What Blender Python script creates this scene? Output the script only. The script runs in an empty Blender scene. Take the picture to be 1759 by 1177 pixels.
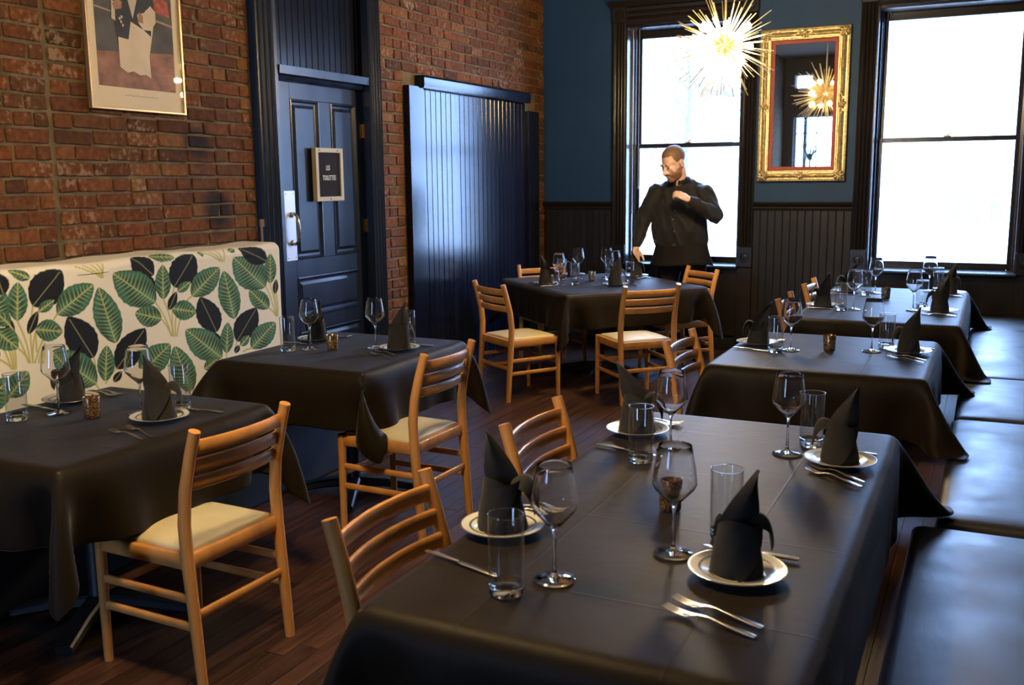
import bpy, bmesh, math, random
import numpy as np
from mathutils import Vector, Matrix, noise
from math import sin, cos, pi, radians as R

random.seed(7)
C = bpy.context.scene.collection
SC = bpy.context.scene

# ------------------------------------------------------------------ camera, sky, exposure
def make_camera():
    yaw, pitch, roll = R(25.855), R(9.584), R(-.587)
    f = Vector((-sin(yaw) * cos(pitch), cos(yaw) * cos(pitch), -sin(pitch)))
    r = Vector((cos(yaw), sin(yaw), 0)); u = r.cross(f)
    r2 = cos(roll) * r + sin(roll) * u; u2 = -sin(roll) * r + cos(roll) * u
    m = Matrix(((r2.x, u2.x, -f.x, 0), (r2.y, u2.y, -f.y, 0), (r2.z, u2.z, -f.z, 1.62), (0, 0, 0, 1)))
    cd = bpy.data.cameras.new('camera'); co = bpy.data.objects.new('camera', cd); C.objects.link(co)
    co.matrix_world = m; cd.sensor_width = 36; cd.lens = 1679.42 / 1759 * 36; cd.dof.use_dof = True; cd.dof.focus_distance = 4.8; cd.dof.aperture_fstop = 5.6; cd.clip_start = .05; cd.clip_end = 200
    SC.camera = co
make_camera()

world = bpy.data.worlds.new('overcast_sky'); SC.world = world; world.use_nodes = True
bg = world.node_tree.nodes['Background']
bg.inputs[0].default_value = (.34, .54, 1.0, 1); bg.inputs[1].default_value = 30.0
SC.view_settings.view_transform = 'Standard'; SC.view_settings.look = 'None'
SC.view_settings.exposure = 0.0; SC.view_settings.gamma = 1.0; SC.view_settings.use_curve_mapping = False
SC.cycles.max_bounces = 10; SC.cycles.transmission_bounces = 10; SC.cycles.transparent_max_bounces = 12
SC.cycles.diffuse_bounces = 4; SC.cycles.glossy_bounces = 4
SC.cycles.sample_clamp_indirect = 6; SC.cycles.caustics_reflective = False
BULB = 1150.0          # radiance of one lamp bulb
WARM = (1.0, .72, .36)
def portal(name, cx, cy, cz, sx, sz, flip):
    l = bpy.data.lights.new(name, 'AREA'); l.shape = 'RECTANGLE'; l.size = sx; l.size_y = sz
    l.cycles.is_portal = True
    o = bpy.data.objects.new(name, l); C.objects.link(o); o.location = (cx, cy, cz)
    o.rotation_euler = (R(-90) if not flip else R(90), 0, 0)
portal('sky_portal', -2.595, 9.36, 1.87, 1.1, 2.2, False)
portal('sky_portal', -.35, 9.36, 1.87, 1.16, 2.2, False)
portal('sky_portal', -3.2, -3.86, 1.85, 1.2, 1.9, True)

# ------------------------------------------------------------------ materials
def new_mat(name):
    m = bpy.data.materials.new(name); m.use_nodes = True
    nt = m.node_tree
    return m, nt, nt.nodes['Principled BSDF']
def N(nt, t, **kw):
    n = nt.nodes.new(t)
    for k, v in kw.items(): setattr(n, k, v)
    return n
def mat(name, col, rough=.5, metal=0, spec=.5, coat=0, noise_=None, bump=None, sheen=0, var=0):
    """noise_=(scale, amount, stretch xyz) shifts colour; bump=(scale, strength, stretch)."""
    m, nt, p = new_mat(name)
    p.inputs['Base Color'].default_value = (*col, 1); p.inputs['Roughness'].default_value = rough
    p.inputs['Metallic'].default_value = metal; p.inputs['Specular IOR Level'].default_value = spec
    p.inputs['Coat Weight'].default_value = coat; p.inputs['Sheen Weight'].default_value = sheen
    L = nt.links.new
    def tex(scale, st, detail=4):
        g = N(nt, 'ShaderNodeTexCoord'); mp = N(nt, 'ShaderNodeMapping'); mp.inputs['Scale'].default_value = st
        t = N(nt, 'ShaderNodeTexNoise'); t.inputs['Scale'].default_value = scale; t.inputs['Detail'].default_value = detail
        L(g.outputs['Object'], mp.inputs[0]); L(mp.outputs[0], t.inputs['Vector']); return t
    if noise_ or var:
        hs = N(nt, 'ShaderNodeHueSaturation'); hs.inputs['Color'].default_value = (*col, 1)
        val = None
        if noise_:
            t = tex(noise_[0], noise_[2] if len(noise_) > 2 else (1, 1, 1))
            mr = N(nt, 'ShaderNodeMapRange'); mr.inputs[1].default_value = .3; mr.inputs[2].default_value = .7
            mr.inputs[3].default_value = 1 - noise_[1]; mr.inputs[4].default_value = 1 + noise_[1]
            L(t.outputs[0], mr.inputs[0]); val = mr.outputs[0]
        if var:
            oi = N(nt, 'ShaderNodeObjectInfo'); m2 = N(nt, 'ShaderNodeMapRange')
            m2.inputs[3].default_value = 1 - var; m2.inputs[4].default_value = 1 + var
            L(oi.outputs['Random'], m2.inputs[0])
            if val:
                mu = N(nt, 'ShaderNodeMath', operation='MULTIPLY'); L(val, mu.inputs[0]); L(m2.outputs[0], mu.inputs[1]); val = mu.outputs[0]
            else: val = m2.outputs[0]
        L(val, hs.inputs['Value']); L(hs.outputs[0], p.inputs['Base Color'])
    if bump:
        t = tex(bump[0], bump[2] if len(bump) > 2 else (1, 1, 1))
        b = N(nt, 'ShaderNodeBump'); b.inputs['Strength'].default_value = bump[1]; b.inputs['Distance'].default_value = .004
        L(t.outputs[0], b.inputs['Height']); L(b.outputs[0], p.inputs['Normal'])
    return m

def brick_mat():
    m, nt, p = new_mat('old_brick'); L = nt.links.new
    p.inputs['Roughness'].default_value = .85; p.inputs['Specular IOR Level'].default_value = .2
    oi = N(nt, 'ShaderNodeObjectInfo'); geo = N(nt, 'ShaderNodeNewGeometry')
    isl = N(nt, 'ShaderNodeMath', operation='ADD'); L(oi.outputs['Random'], isl.inputs[0]); L(geo.outputs['Random Per Island'], isl.inputs[1])
    fr = N(nt, 'ShaderNodeMath', operation='FRACT'); L(isl.outputs[0], fr.inputs[0])
    r = N(nt, 'ShaderNodeValToRGB'); e = r.color_ramp.elements
    e[0].position = 0; e[0].color = (.075, .032, .012, 1); e[1].position = 1; e[1].color = (.20, .092, .033, 1)
    for pos, c in ((.25, (.145, .048, .016, 1)), (.5, (.115, .050, .020, 1)), (.75, (.17, .055, .016, 1))):
        el = e.new(pos); el.color = c
    L(fr.outputs[0], r.inputs[0])
    n1 = N(nt, 'ShaderNodeTexNoise'); n1.inputs['Scale'].default_value = 34; n1.inputs['Detail'].default_value = 8
    L(geo.outputs['Position'], n1.inputs['Vector'])
    n2 = N(nt, 'ShaderNodeTexNoise'); n2.inputs['Scale'].default_value = 3.1; n2.inputs['Detail'].default_value = 5
    L(geo.outputs['Position'], n2.inputs['Vector'])
    mr = N(nt, 'ShaderNodeMapRange'); mr.inputs[1].default_value = .35; mr.inputs[2].default_value = .7; mr.inputs[3].default_value = .65; mr.inputs[4].default_value = 1.25
    L(n1.outputs[0], mr.inputs[0])
    hs = N(nt, 'ShaderNodeHueSaturation'); L(r.outputs[0], hs.inputs['Color']); L(mr.outputs[0], hs.inputs['Value'])
    # pale lime bloom in patches
    mu = N(nt, 'ShaderNodeMath', operation='MULTIPLY'); L(n1.outputs[0], mu.inputs[0]); L(n2.outputs[0], mu.inputs[1])
    m2 = N(nt, 'ShaderNodeMapRange'); m2.inputs[1].default_value = .33; m2.inputs[2].default_value = .40; m2.inputs[4].default_value = .55
    L(mu.outputs[0], m2.inputs[0])
    mx = N(nt, 'ShaderNodeMix', data_type='RGBA'); L(m2.outputs[0], mx.inputs[0]); L(hs.outputs[0], mx.inputs[6]); mx.inputs[7].default_value = (.30, .23, .15, 1)
    out = mx.outputs[2]
    # two soot stains
    for c, s in (((-4, 4.25, 1.83), .10), ((-4, 4.38, 1.44), .11)):
        d = N(nt, 'ShaderNodeVectorMath', operation='DISTANCE'); d.inputs[1].default_value = c; L(geo.outputs['Position'], d.inputs[0])
        a = N(nt, 'ShaderNodeMath', operation='MULTIPLY_ADD'); a.inputs[1].default_value = .10; a.inputs[2].default_value = -.05; L(n2.outputs[0], a.inputs[0])
        b = N(nt, 'ShaderNodeMath', operation='ADD'); L(d.outputs['Value'], b.inputs[0]); L(a.outputs[0], b.inputs[1])
        k = N(nt, 'ShaderNodeMapRange'); k.inputs[1].default_value = .06; k.inputs[2].default_value = s + .04; k.inputs[3].default_value = .93; k.inputs[4].default_value = 0
        L(b.outputs[0], k.inputs[0])
        q = N(nt, 'ShaderNodeMix', data_type='RGBA'); L(k.outputs[0], q.inputs[0]); L(out, q.inputs[6]); q.inputs[7].default_value = (.012, .011, .012, 1)
        out = q.outputs[2]
    L(out, p.inputs['Base Color'])
    b = N(nt, 'ShaderNodeBump'); b.inputs['Strength'].default_value = .5; b.inputs['Distance'].default_value = .004
    L(n1.outputs[0], b.inputs['Height']); L(b.outputs[0], p.inputs['Normal'])
    return m
def plank_mat():
    m, nt, p = new_mat('dark_floorboard'); L = nt.links.new
    oi = N(nt, 'ShaderNodeObjectInfo'); geo = N(nt, 'ShaderNodeNewGeometry')
    cb = N(nt, 'ShaderNodeCombineXYZ'); L(oi.outputs['Random'], cb.inputs[2])
    va = N(nt, 'ShaderNodeVectorMath', operation='MULTIPLY_ADD'); va.inputs[1].default_value = (42, 2.2, 1); L(geo.outputs['Position'], va.inputs[0])
    sc = N(nt, 'ShaderNodeVectorMath', operation='SCALE'); sc.inputs['Scale'].default_value = 40; L(cb.outputs[0], sc.inputs[0]); L(sc.outputs[0], va.inputs[2])
    t = N(nt, 'ShaderNodeTexNoise'); t.inputs['Scale'].default_value = 1.6; t.inputs['Detail'].default_value = 7; t.inputs['Distortion'].default_value = .6
    L(va.outputs[0], t.inputs['Vector'])
    r = N(nt, 'ShaderNodeValToRGB'); e = r.color_ramp.elements
    e[0].position = .3; e[0].color = (.022, .0095, .006, 1); e[1].position = .75; e[1].color = (.095, .040, .022, 1)
    L(t.outputs[0], r.inputs[0])
    mr = N(nt, 'ShaderNodeMapRange'); mr.inputs[3].default_value = .65; mr.inputs[4].default_value = 1.35; L(oi.outputs['Random'], mr.inputs[0])
    hs = N(nt, 'ShaderNodeHueSaturation'); L(r.outputs[0], hs.inputs['Color']); L(mr.outputs[0], hs.inputs['Value']); L(hs.outputs[0], p.inputs['Base Color'])
    m2 = N(nt, 'ShaderNodeMapRange'); m2.inputs[3].default_value = .28; m2.inputs[4].default_value = .5; L(t.outputs[0], m2.inputs[0]); L(m2.outputs[0], p.inputs['Roughness'])
    b = N(nt, 'ShaderNodeBump'); b.inputs['Strength'].default_value = .35; b.inputs['Distance'].default_value = .003; L(t.outputs[0], b.inputs['Height']); L(b.outputs[0], p.inputs['Normal'])
    return m
def glass_mat(name, col=(1, 1, 1), rough=0.0, ior=1.46):
    m, nt, p = new_mat(name)
    p.inputs['Base Color'].default_value = (*col, 1); p.inputs['Roughness'].default_value = rough
    p.inputs['IOR'].default_value = ior; p.inputs['Transmission Weight'].default_value = 1
    return m
def pane_mat(name, ior=1.45, tint=(.95, .97, .97)):
    m = bpy.data.materials.new(name); m.use_nodes = True; nt = m.node_tree; nt.nodes.clear(); L = nt.links.new
    o = N(nt, 'ShaderNodeOutputMaterial'); mx = N(nt, 'ShaderNodeMixShader'); t = N(nt, 'ShaderNodeBsdfTransparent'); g = N(nt, 'ShaderNodeBsdfGlossy')
    t.inputs[0].default_value = (*tint, 1); g.inputs['Roughness'].default_value = .02
    f = N(nt, 'ShaderNodeFresnel'); ge = N(nt, 'ShaderNodeNewGeometry'); mr = N(nt, 'ShaderNodeMapRange')
    mr.inputs[3].default_value = ior; mr.inputs[4].default_value = 1 / ior; L(ge.outputs['Backfacing'], mr.inputs[0]); L(mr.outputs[0], f.inputs[0])
    L(f.outputs[0], mx.inputs[0]); L(t.outputs[0], mx.inputs[1]); L(g.outputs[0], mx.inputs[2]); L(mx.outputs[0], o.inputs[0])
    return m
def emit_mat(name, col, s):
    m, nt, p = new_mat(name)
    p.inputs['Base Color'].default_value = (1, .9, .75, 1); p.inputs['Emission Color'].default_value = (*col, 1); p.inputs['Emission Strength'].default_value = s
    return m
def vcol_mat(name, rough=.8):
    m, nt, p = new_mat(name); a = N(nt, 'ShaderNodeAttribute', attribute_name='print'); nt.links.new(a.outputs['Color'], p.inputs['Base Color'])
    p.inputs['Roughness'].default_value = rough; p.inputs['Specular IOR Level'].default_value = .25
    t = N(nt, 'ShaderNodeTexNoise'); t.inputs['Scale'].default_value = 600; b = N(nt, 'ShaderNodeBump'); b.inputs['Strength'].default_value = .15; b.inputs['Distance'].default_value = .001
    nt.links.new(t.outputs[0], b.inputs['Height']); nt.links.new(b.outputs[0], p.inputs['Normal'])
    return m
def cloth_mat():
    m, nt, p = new_mat('black_table_linen'); L = nt.links.new
    p.inputs['Base Color'].default_value = (.0165, .0118, .0072, 1); p.inputs['Roughness'].default_value = .5
    p.inputs['Specular IOR Level'].default_value = .075; p.inputs['Sheen Weight'].default_value = .14; p.inputs['Sheen Roughness'].default_value = .3
    tc = N(nt, 'ShaderNodeTexCoord'); sx = N(nt, 'ShaderNodeSeparateXYZ'); L(tc.outputs['Object'], sx.inputs[0])
    hsum = None
    for ax, per, off in (('X', .42, .21), ('Y', .46, .23)):      # ironed fold lines
        a = N(nt, 'ShaderNodeMath', operation='ADD'); a.inputs[1].default_value = 20 * per + off; L(sx.outputs[ax], a.inputs[0])
        pp = N(nt, 'ShaderNodeMath', operation='PINGPONG'); pp.inputs[1].default_value = per / 2; L(a.outputs[0], pp.inputs[0])
        mr = N(nt, 'ShaderNodeMapRange'); mr.inputs[1].default_value = 0; mr.inputs[2].default_value = .005; mr.inputs[3].default_value = .16; mr.inputs[4].default_value = 0
        mr.interpolation_type = 'SMOOTHSTEP'; L(pp.outputs[0], mr.inputs[0])
        if hsum is None: hsum = mr.outputs[0]
        else:
            s = N(nt, 'ShaderNodeMath', operation='ADD'); L(hsum, s.inputs[0]); L(mr.outputs[0], s.inputs[1]); hsum = s.outputs[0]
    t = N(nt, 'ShaderNodeTexNoise'); t.inputs['Scale'].default_value = 5; t.inputs['Detail'].default_value = 3; L(tc.outputs['Object'], t.inputs['Vector'])
    s = N(nt, 'ShaderNodeMath', operation='MULTIPLY_ADD'); s.inputs[1].default_value = 1.1; L(t.outputs[0], s.inputs[0]); L(hsum, s.inputs[2])
    b = N(nt, 'ShaderNodeBump'); b.inputs['Strength'].default_value = .45; b.inputs['Distance'].default_value = .006; L(s.outputs[0], b.inputs['Height']); L(b.outputs[0], p.inputs['Normal'])
    return m
def votive_mat(name, base, fleck, metal):
    m, nt, p = new_mat(name); L = nt.links.new
    tc = N(nt, 'ShaderNodeTexCoord'); v = N(nt, 'ShaderNodeTexNoise'); v.inputs['Scale'].default_value = 170; v.inputs['Detail'].default_value = 3; L(tc.outputs['Object'], v.inputs['Vector'])
    r = N(nt, 'ShaderNodeValToRGB'); e = r.color_ramp.elements; e[0].position = .45; e[0].color = (*base, 1); e[1].position = .6; e[1].color = (*fleck, 1)
    L(v.outputs[0], r.inputs[0]); L(r.outputs[0], p.inputs['Base Color']); p.inputs['Metallic'].default_value = metal; p.inputs['Roughness'].default_value = .22
    return m
def vinyl_mat():
    m, nt, p = new_mat('black_vinyl'); L = nt.links.new
    p.inputs['Base Color'].default_value = (.013, .013, .015, 1); p.inputs['Specular IOR Level'].default_value = 1.0
    g = N(nt, 'ShaderNodeNewGeometry')
    t = N(nt, 'ShaderNodeTexNoise'); t.inputs['Scale'].default_value = 4; t.inputs['Detail'].default_value = 6; L(g.outputs['Position'], t.inputs['Vector'])
    mr = N(nt, 'ShaderNodeMapRange'); mr.inputs[1].default_value = .35; mr.inputs[2].default_value = .65; mr.inputs[3].default_value = .40; mr.inputs[4].default_value = .54
    L(t.outputs[0], mr.inputs[0]); L(mr.outputs[0], p.inputs['Roughness'])
    mp = N(nt, 'ShaderNodeMapping'); mp.inputs['Rotation'].default_value = (0, 0, R(25)); mp.inputs['Scale'].default_value = (30, 6, 6); L(g.outputs['Position'], mp.inputs[0])
    t2 = N(nt, 'ShaderNodeTexNoise'); t2.inputs['Scale'].default_value = 3; t2.inputs['Detail'].default_value = 5; L(mp.outputs[0], t2.inputs['Vector'])
    b = N(nt, 'ShaderNodeBump'); b.inputs['Strength'].default_value = .16; b.inputs['Distance'].default_value = .003; L(t2.outputs[0], b.inputs['Height']); L(b.outputs[0], p.inputs['Normal'])
    return m

M = dict(
    brick=brick_mat(), mortar=mat('lime_mortar', (.13, .098, .055), .95, noise_=(9, .45), bump=(60, .6)),
    plank=plank_mat(), floorbase=mat('floor_gap', (.008, .005, .004), .9),
    navy=mat('navy_black_paint', (.013, .022, .050), .27, spec=.36, noise_=(5, .3, (1, 1, .25)), bump=(26, .10, (1, 1, .2))),
    navy2=mat('navy_black_panel_paint', (.006, .008, .018), .20, spec=.36, var=.25, bump=(20, .07, (1, 1, .15))),
    trim=mat('black_brown_trim_paint', (.014, .011, .009), .25, spec=.5, bump=(30, .12, (1, 1, .2))),
    wains=mat('black_wainscot_paint', (.010, .008, .0065), .45, spec=.3, var=.25),
    blue=mat('petrol_blue_wall_paint', (.003, .036, .105), .7, noise_=(3, .12), bump=(120, .08)),
    ceil=mat('ceiling_plaster', (.22, .19, .15), .9), plain=mat('interior_plaster', (.10, .09, .08), .9),
    linen=cloth_mat(), napkin=mat('black_napkin_cloth', (.021, .019, .017), .8, spec=.2, sheen=.1, noise_=(40, .2)),
    wood=mat('honey_beech_wood', (.60, .27, .070), .34, spec=.5, coat=.15, noise_=(14, .16, (1, 1, .12)), var=.07),
    cream=mat('cream_vinyl', (.70, .60, .36), .38, spec=.45, noise_=(6, .06)),
    cast=mat('black_cast_iron', (.012, .012, .013), .45), tabletop=mat('table_board', (.06, .04, .03), .6),
    china=mat('grey_white_china', (.60, .59, .56), .18, spec=.6), band=mat('silver_grey_band', (.26, .24, .21), .25, metal=.7),
    steel=mat('cutlery_steel', (.78, .74, .68), .20, metal=1), glass=glass_mat('clear_glass'),
    votive=votive_mat('gold_mercury_glass', (.10, .055, .02), (.75, .5, .2), .8), votgrey=votive_mat('silver_mercury_glass', (.03, .028, .025), (.5, .45, .36), .7),
    votamber=votive_mat('amber_mercury_glass', (.09, .045, .018), (.40, .22, .08), .55), wax=mat('white_wax', (.8, .72, .55), .6),
    pane=pane_mat('window_glass'), thin=pane_mat('thin_clear_glass', 1.85, (.975, .98, .977)), picglass=pane_mat('picture_glass', 1.45, (1, 1, 1)), brass=mat('polished_brass', (.95, .74, .38), .30, metal=1), bulb=emit_mat('lit_bulb', WARM, BULB),
    gold=mat('gilt_frame', (.58, .45, .22), .40, metal=.75, noise_=(45, .35), bump=(60, .5)), red=mat('red_liner', (.30, .035, .02), .6),
    mirror=mat('silvered_mirror', (.72, .70, .64), .015, metal=1), vinyl=vinyl_mat(), fabric=vcol_mat('leaf_print_fabric'),
    bluebase=mat('dark_blue_base', (.012, .022, .045), .6), alu=mat('brushed_push_plate', (.68, .69, .73), .38, metal=.4), nickel=mat('worn_nickel', (.55, .47, .36), .25, metal=1),
    oldbrass=mat('tarnished_brass', (.42, .27, .10), .35, metal=1), felt=mat('black_felt', (.007, .006, .006), .95), beige=mat('beige_frame_wood', (.50, .41, .25), .5), white=mat('white_letter', (.8, .8, .78), .5),
    pipe=mat('grey_conduit', (.22, .18, .13), .5), cord=mat('grey_cord', (.25, .25, .27), .7),
)

# ------------------------------------------------------------------ mesh helpers
class MB:
    def __init__(s): s.v = []; s.f = []; s.m = []; s.X = None; s.mi = 0
    def add(s, vs, fs):
        b = len(s.v)
        if s.X is not None: vs = [s.X @ Vector(v) for v in vs]
        s.v += [tuple(v) for v in vs]; s.f += [tuple(i + b for i in f) for f in fs]; s.m += [s.mi] * len(fs); return s
    def box(s, x0, x1, y0, y1, z0, z1, c=0.0, jit=0.0):
        if c <= 0:
            v = [(x, y, z) for x in (x0, x1) for y in (y0, y1) for z in (z0, z1)]
            return s.add(v, [(0, 1, 3, 2), (4, 6, 7, 5), (0, 4, 5, 1), (2, 3, 7, 6), (0, 2, 6, 4), (1, 5, 7, 3)])
        lo = (x0, y0, z0); hi = (x1, y1, z1); v = []; ix = {}
        for sx in (0, 1):
            for sy in (0, 1):
                for sz in (0, 1):
                    sg = (sx, sy, sz)
                    j = [random.uniform(-jit, jit) for _ in range(3)] if jit else (0, 0, 0)
                    for a in range(3):
                        p = [0, 0, 0]
                        for k in range(3):
                            e = hi[k] if sg[k] else lo[k]
                            if k != a: e += -c if sg[k] else c
                            p[k] = e + j[k]
                        ix[(sg, a)] = len(v); v.append(p)
        f = []
        for a in range(3):
            b_, c_ = [k for k in range(3) if k != a]
            for sa in (0, 1):
                q = []
                for (sb, scc) in ((0, 0), (1, 0), (1, 1), (0, 1)):
                    g = [0, 0, 0]; g[a] = sa; g[b_] = sb; g[c_] = scc; q.append(ix[(tuple(g), a)])
                f.append(q)
            for sb in (0, 1):
                for scc in (0, 1):
                    g0 = [0, 0, 0]; g1 = [0, 0, 0]; g0[b_] = g1[b_] = sb; g0[c_] = g1[c_] = scc; g1[a] = 1
                    f.append([ix[(tuple(g0), b_)], ix[(tuple(g1), b_)], ix[(tuple(g1), c_)], ix[(tuple(g0), c_)]])
        for sx in (0, 1):
            for sy in (0, 1):
                for sz in (0, 1): f.append([ix[((sx, sy, sz), a)] for a in range(3)])
        return s.add(v, f)
    def rings(s, rs, cap=True, closed=True):
        n = len(rs[0]); v = [p for r in rs for p in r]; f = []
        for i in range(len(rs) - 1):
            for j in range(n if closed else n - 1):
                k = (j + 1) % n; f.append((i * n + j, i * n + k, (i + 1) * n + k, (i + 1) * n + j))
        if cap: f.append(tuple(range(n))); f.append(tuple((len(rs) - 1) * n + j for j in range(n)))
        return s.add(v, f)
    def lathe(s, prof, n=24, o=(0, 0, 0), cap=False):
        rs = [[(o[0] + r * cos(2 * pi * j / n), o[1] + r * sin(2 * pi * j / n), o[2] + z) for j in range(n)] for r, z in prof]
        return s.rings(rs, cap)
    def tube(s, pts, rad, n=10, ell=1.0, up=(0, 0, 1), cap=True):
        pts = [Vector(p) for p in pts]; rs = []
        rad = rad if isinstance(rad, (list, tuple)) else [rad] * len(pts)
        a = None
        for i, p in enumerate(pts):
            t = (pts[min(i + 1, len(pts) - 1)] - pts[max(i - 1, 0)]).normalized()
            if a is None:
                u = Vector(up)
                if abs(u.dot(t)) > .95: u = Vector((1, 0, 0))
                a = (u - t * u.dot(t)).normalized()
            else: a = (a - t * a.dot(t)).normalized()
            b = t.cross(a)
            rs.append([p + rad[i] * (cos(2 * pi * j / n) * a + ell * sin(2 * pi * j / n) * b) for j in range(n)])
        return s.rings(rs, cap)
    def bar(s, pts, w, h, up=(0, 0, 1), c=.15):
        """rounded rectangular section swept along pts, w sideways, h along up"""
        pts = [Vector(p) for p in pts]; rs = []; W = w if isinstance(w, (list, tuple)) else [w] * len(pts); H = h if isinstance(h, (list, tuple)) else [h] * len(pts)
        for i, p in enumerate(pts):
            t = (pts[min(i + 1, len(pts) - 1)] - pts[max(i - 1, 0)]).normalized(); u = Vector(up); a = (u - t * u.dot(t)).normalized(); b = t.cross(a)
            x, y = W[i] / 2, H[i] / 2; k = min(x, y) * 2 * c
            rs.append([p + b * q + a * r for q, r in ((x - k, y), (x, y - k), (x, -y + k), (x - k, -y), (-x + k, -y), (-x, -y + k), (-x, y - k), (-x + k, y))])
        return s.rings(rs)
    def rbox(s, x0, x1, y0, y1, z0, z1, r, n=6, crown=0):
        """rounded box of gridded faces, optional crowned top"""
        lo = Vector((x0, y0, z0)); hi = Vector((x1, y1, z1)); sz = hi - lo; cnt = [max(4, int(d / max(sz) * n * 3)) for d in sz]
        r = min(r, min(sz) / 2 - 1e-4); v = []; ix = {}; f = []
        def coord(k, i):
            c = cnt[k]; e = r / sz[k]
            return 0 if i == 0 else 1 if i == c else (e * .35 if i == 1 else 1 - e * .35 if i == c - 1 else e + (1 - 2 * e) * (i - 2) / max(1, c - 4))
        def vert(i, j, k):
            if (i, j, k) in ix: return ix[(i, j, k)]
            p = Vector((lo.x + sz.x * coord(0, i), lo.y + sz.y * coord(1, j), lo.z + sz.z * coord(2, k)))
            q = Vector([min(max(p[a], lo[a] + r), hi[a] - r) for a in range(3)]); d = p - q
            if d.length > 1e-9: p = q + d.normalized() * r
            if crown and p.z > (z0 + z1) / 2:
                u = (p.x - lo.x) / sz.x * 2 - 1; w = (p.y - lo.y) / sz.y * 2 - 1
                p.z += crown * (1 - u ** 2) ** .7 * (1 - w ** 2) ** .7 if abs(u) < 1 and abs(w) < 1 else 0
            ix[(i, j, k)] = len(v); v.append(p); return ix[(i, j, k)]
        for a in range(3):
            b, c = [k for k in range(3) if k != a]
            for sd in (0, cnt[a]):
                for i in range(cnt[b]):
                    for j in range(cnt[c]):
                        q = []
                        for (di, dj) in ((0, 0), (1, 0), (1, 1), (0, 1)):
                            g = [0, 0, 0]; g[a] = sd; g[b] = i + di; g[c] = j + dj; q.append(vert(*g))
                        f.append(q)
        return s.add(v, f)
    def prism(s, poly, axis, d0, d1):
        """poly of 2-D points extruded along axis 0/1/2 (the other two axes in order)"""
        def P(a, b, d): return [(d, a, b), (a, d, b), (a, b, d)][axis]
        n = len(poly); v = [P(a, b, d0) for a, b in poly] + [P(a, b, d1) for a, b in poly]
        return s.add(v, [tuple(range(n)), tuple(range(n, 2 * n))] + [(i, (i + 1) % n, n + (i + 1) % n, n + i) for i in range(n)])
    def mesh(s, name, mats, smooth=40, merge=False):
        me = bpy.data.meshes.new(name); me.from_pydata(s.v, [], s.f)
        for m in (mats if isinstance(mats, (list, tuple)) else [mats]): me.materials.append(m)
        me.polygons.foreach_set('material_index', s.m)
        bm = bmesh.new(); bm.from_mesh(me)
        if merge: bmesh.ops.remove_doubles(bm, verts=bm.verts, dist=1e-6); bmesh.ops.dissolve_degenerate(bm, edges=bm.edges, dist=1e-7)
        bmesh.ops.recalc_face_normals(bm, faces=bm.faces); bm.to_mesh(me); bm.free()
        if smooth:
            me.polygons.foreach_set('use_smooth', [True] * len(me.polygons)); me.set_sharp_from_angle(angle=R(smooth))
        return me
    def obj(s, name, mats, parent=None, smooth=40): return link(name, s.mesh(name, mats, smooth), parent)
def link(name, me, parent=None):
    o = bpy.data.objects.new(name, me); C.objects.link(o)
    if parent: o.parent = parent
    return o
def tag(o, label, cat, group=None):
    o['label'] = label; o['category'] = cat
    if group: o['group'] = group
    return o
def thing(name, label, cat, loc=(0, 0, 0), rz=0, group=None):
    o = bpy.data.objects.new(name, None); C.objects.link(o); o.location = loc; o.rotation_euler = (0, 0, rz); o.empty_display_size = .1
    return tag(o, label, cat, group)
def struct(o): o['kind'] = 'structure'; return o
def sempty(name):
    o = bpy.data.objects.new(name, None); C.objects.link(o); return struct(o)
def dup(root, loc, rz, label, group=None):
    def cp(o, par):
        c = o.copy(); C.objects.link(c)
        if par: c.parent = par
        for ch in o.children: cp(ch, c)
        return c
    r = cp(root, None); r.location = loc; r.rotation_euler = (0, 0, rz); r['label'] = label
    if group: r['group'] = group
    return r
def bx(name, m, parent, *a, c=0.003): return MB().box(*a, c=c).obj(name, m, parent, smooth=0)
def strip(name, prof, m, parent, axis, d0, d1): return MB().prism(prof, axis, d0, d1).obj(name, m, parent, smooth=30)

# ------------------------------------------------------------------ floor
floor = struct(MB().box(-4.45, .95, -3.95, 9.5, -.12, -.012).obj('floor', M['floorbase'], smooth=0))
pm = MB().box(-.5, .5, -.5, .5, -.014, 0).mesh('plank', M['plank'], 0)
rest = MB(); W = .083; k = 0; random.seed(3)
x = -4.0
while x < .6:
    y = -3.5 - random.random() * 2 if x > 0 else .6 - random.random() * 1.6
    if x <= 0 : rest.box(x, x + W - .002, -3.5, y - .002, -.014, 0)
    while y < 9.02:
        l = random.uniform(1.7, 3.6); y1 = min(y + l, 9.02)
        if x <= 0 and y1 > .6:
            o = link('plank', pm, floor); o.location = (x + W / 2 - .001, (y + y1) / 2, random.uniform(-.0012, 0)); o.scale = (W - .0022, y1 - y - .0022, 1)
        else: rest.box(x, x + W - .002, max(y, -3.5), y1 - .002, -.014, 0)
        y = y1
    x += W
rest.obj('plank_remainder', M['plank'], floor, 0)['kind'] = 'stuff'

# ------------------------------------------------------------------ room shell
XW, YB = -4.0, 9.02
CE = 4.0
wl = MB()
for a in ((-3.5, 4.9, 0, CE), (6.02, 9.35, 0, CE), (4.9, 6.02, 3.25, CE)): wl.box(-4.35, XW - .004, a[0], a[1], a[2], a[3])
wl.box(-4.40, -4.33, 4.8, 6.1, 0, 3.4)
wall_left = struct(wl.obj('wall_left', M['mortar'], smooth=0))
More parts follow.
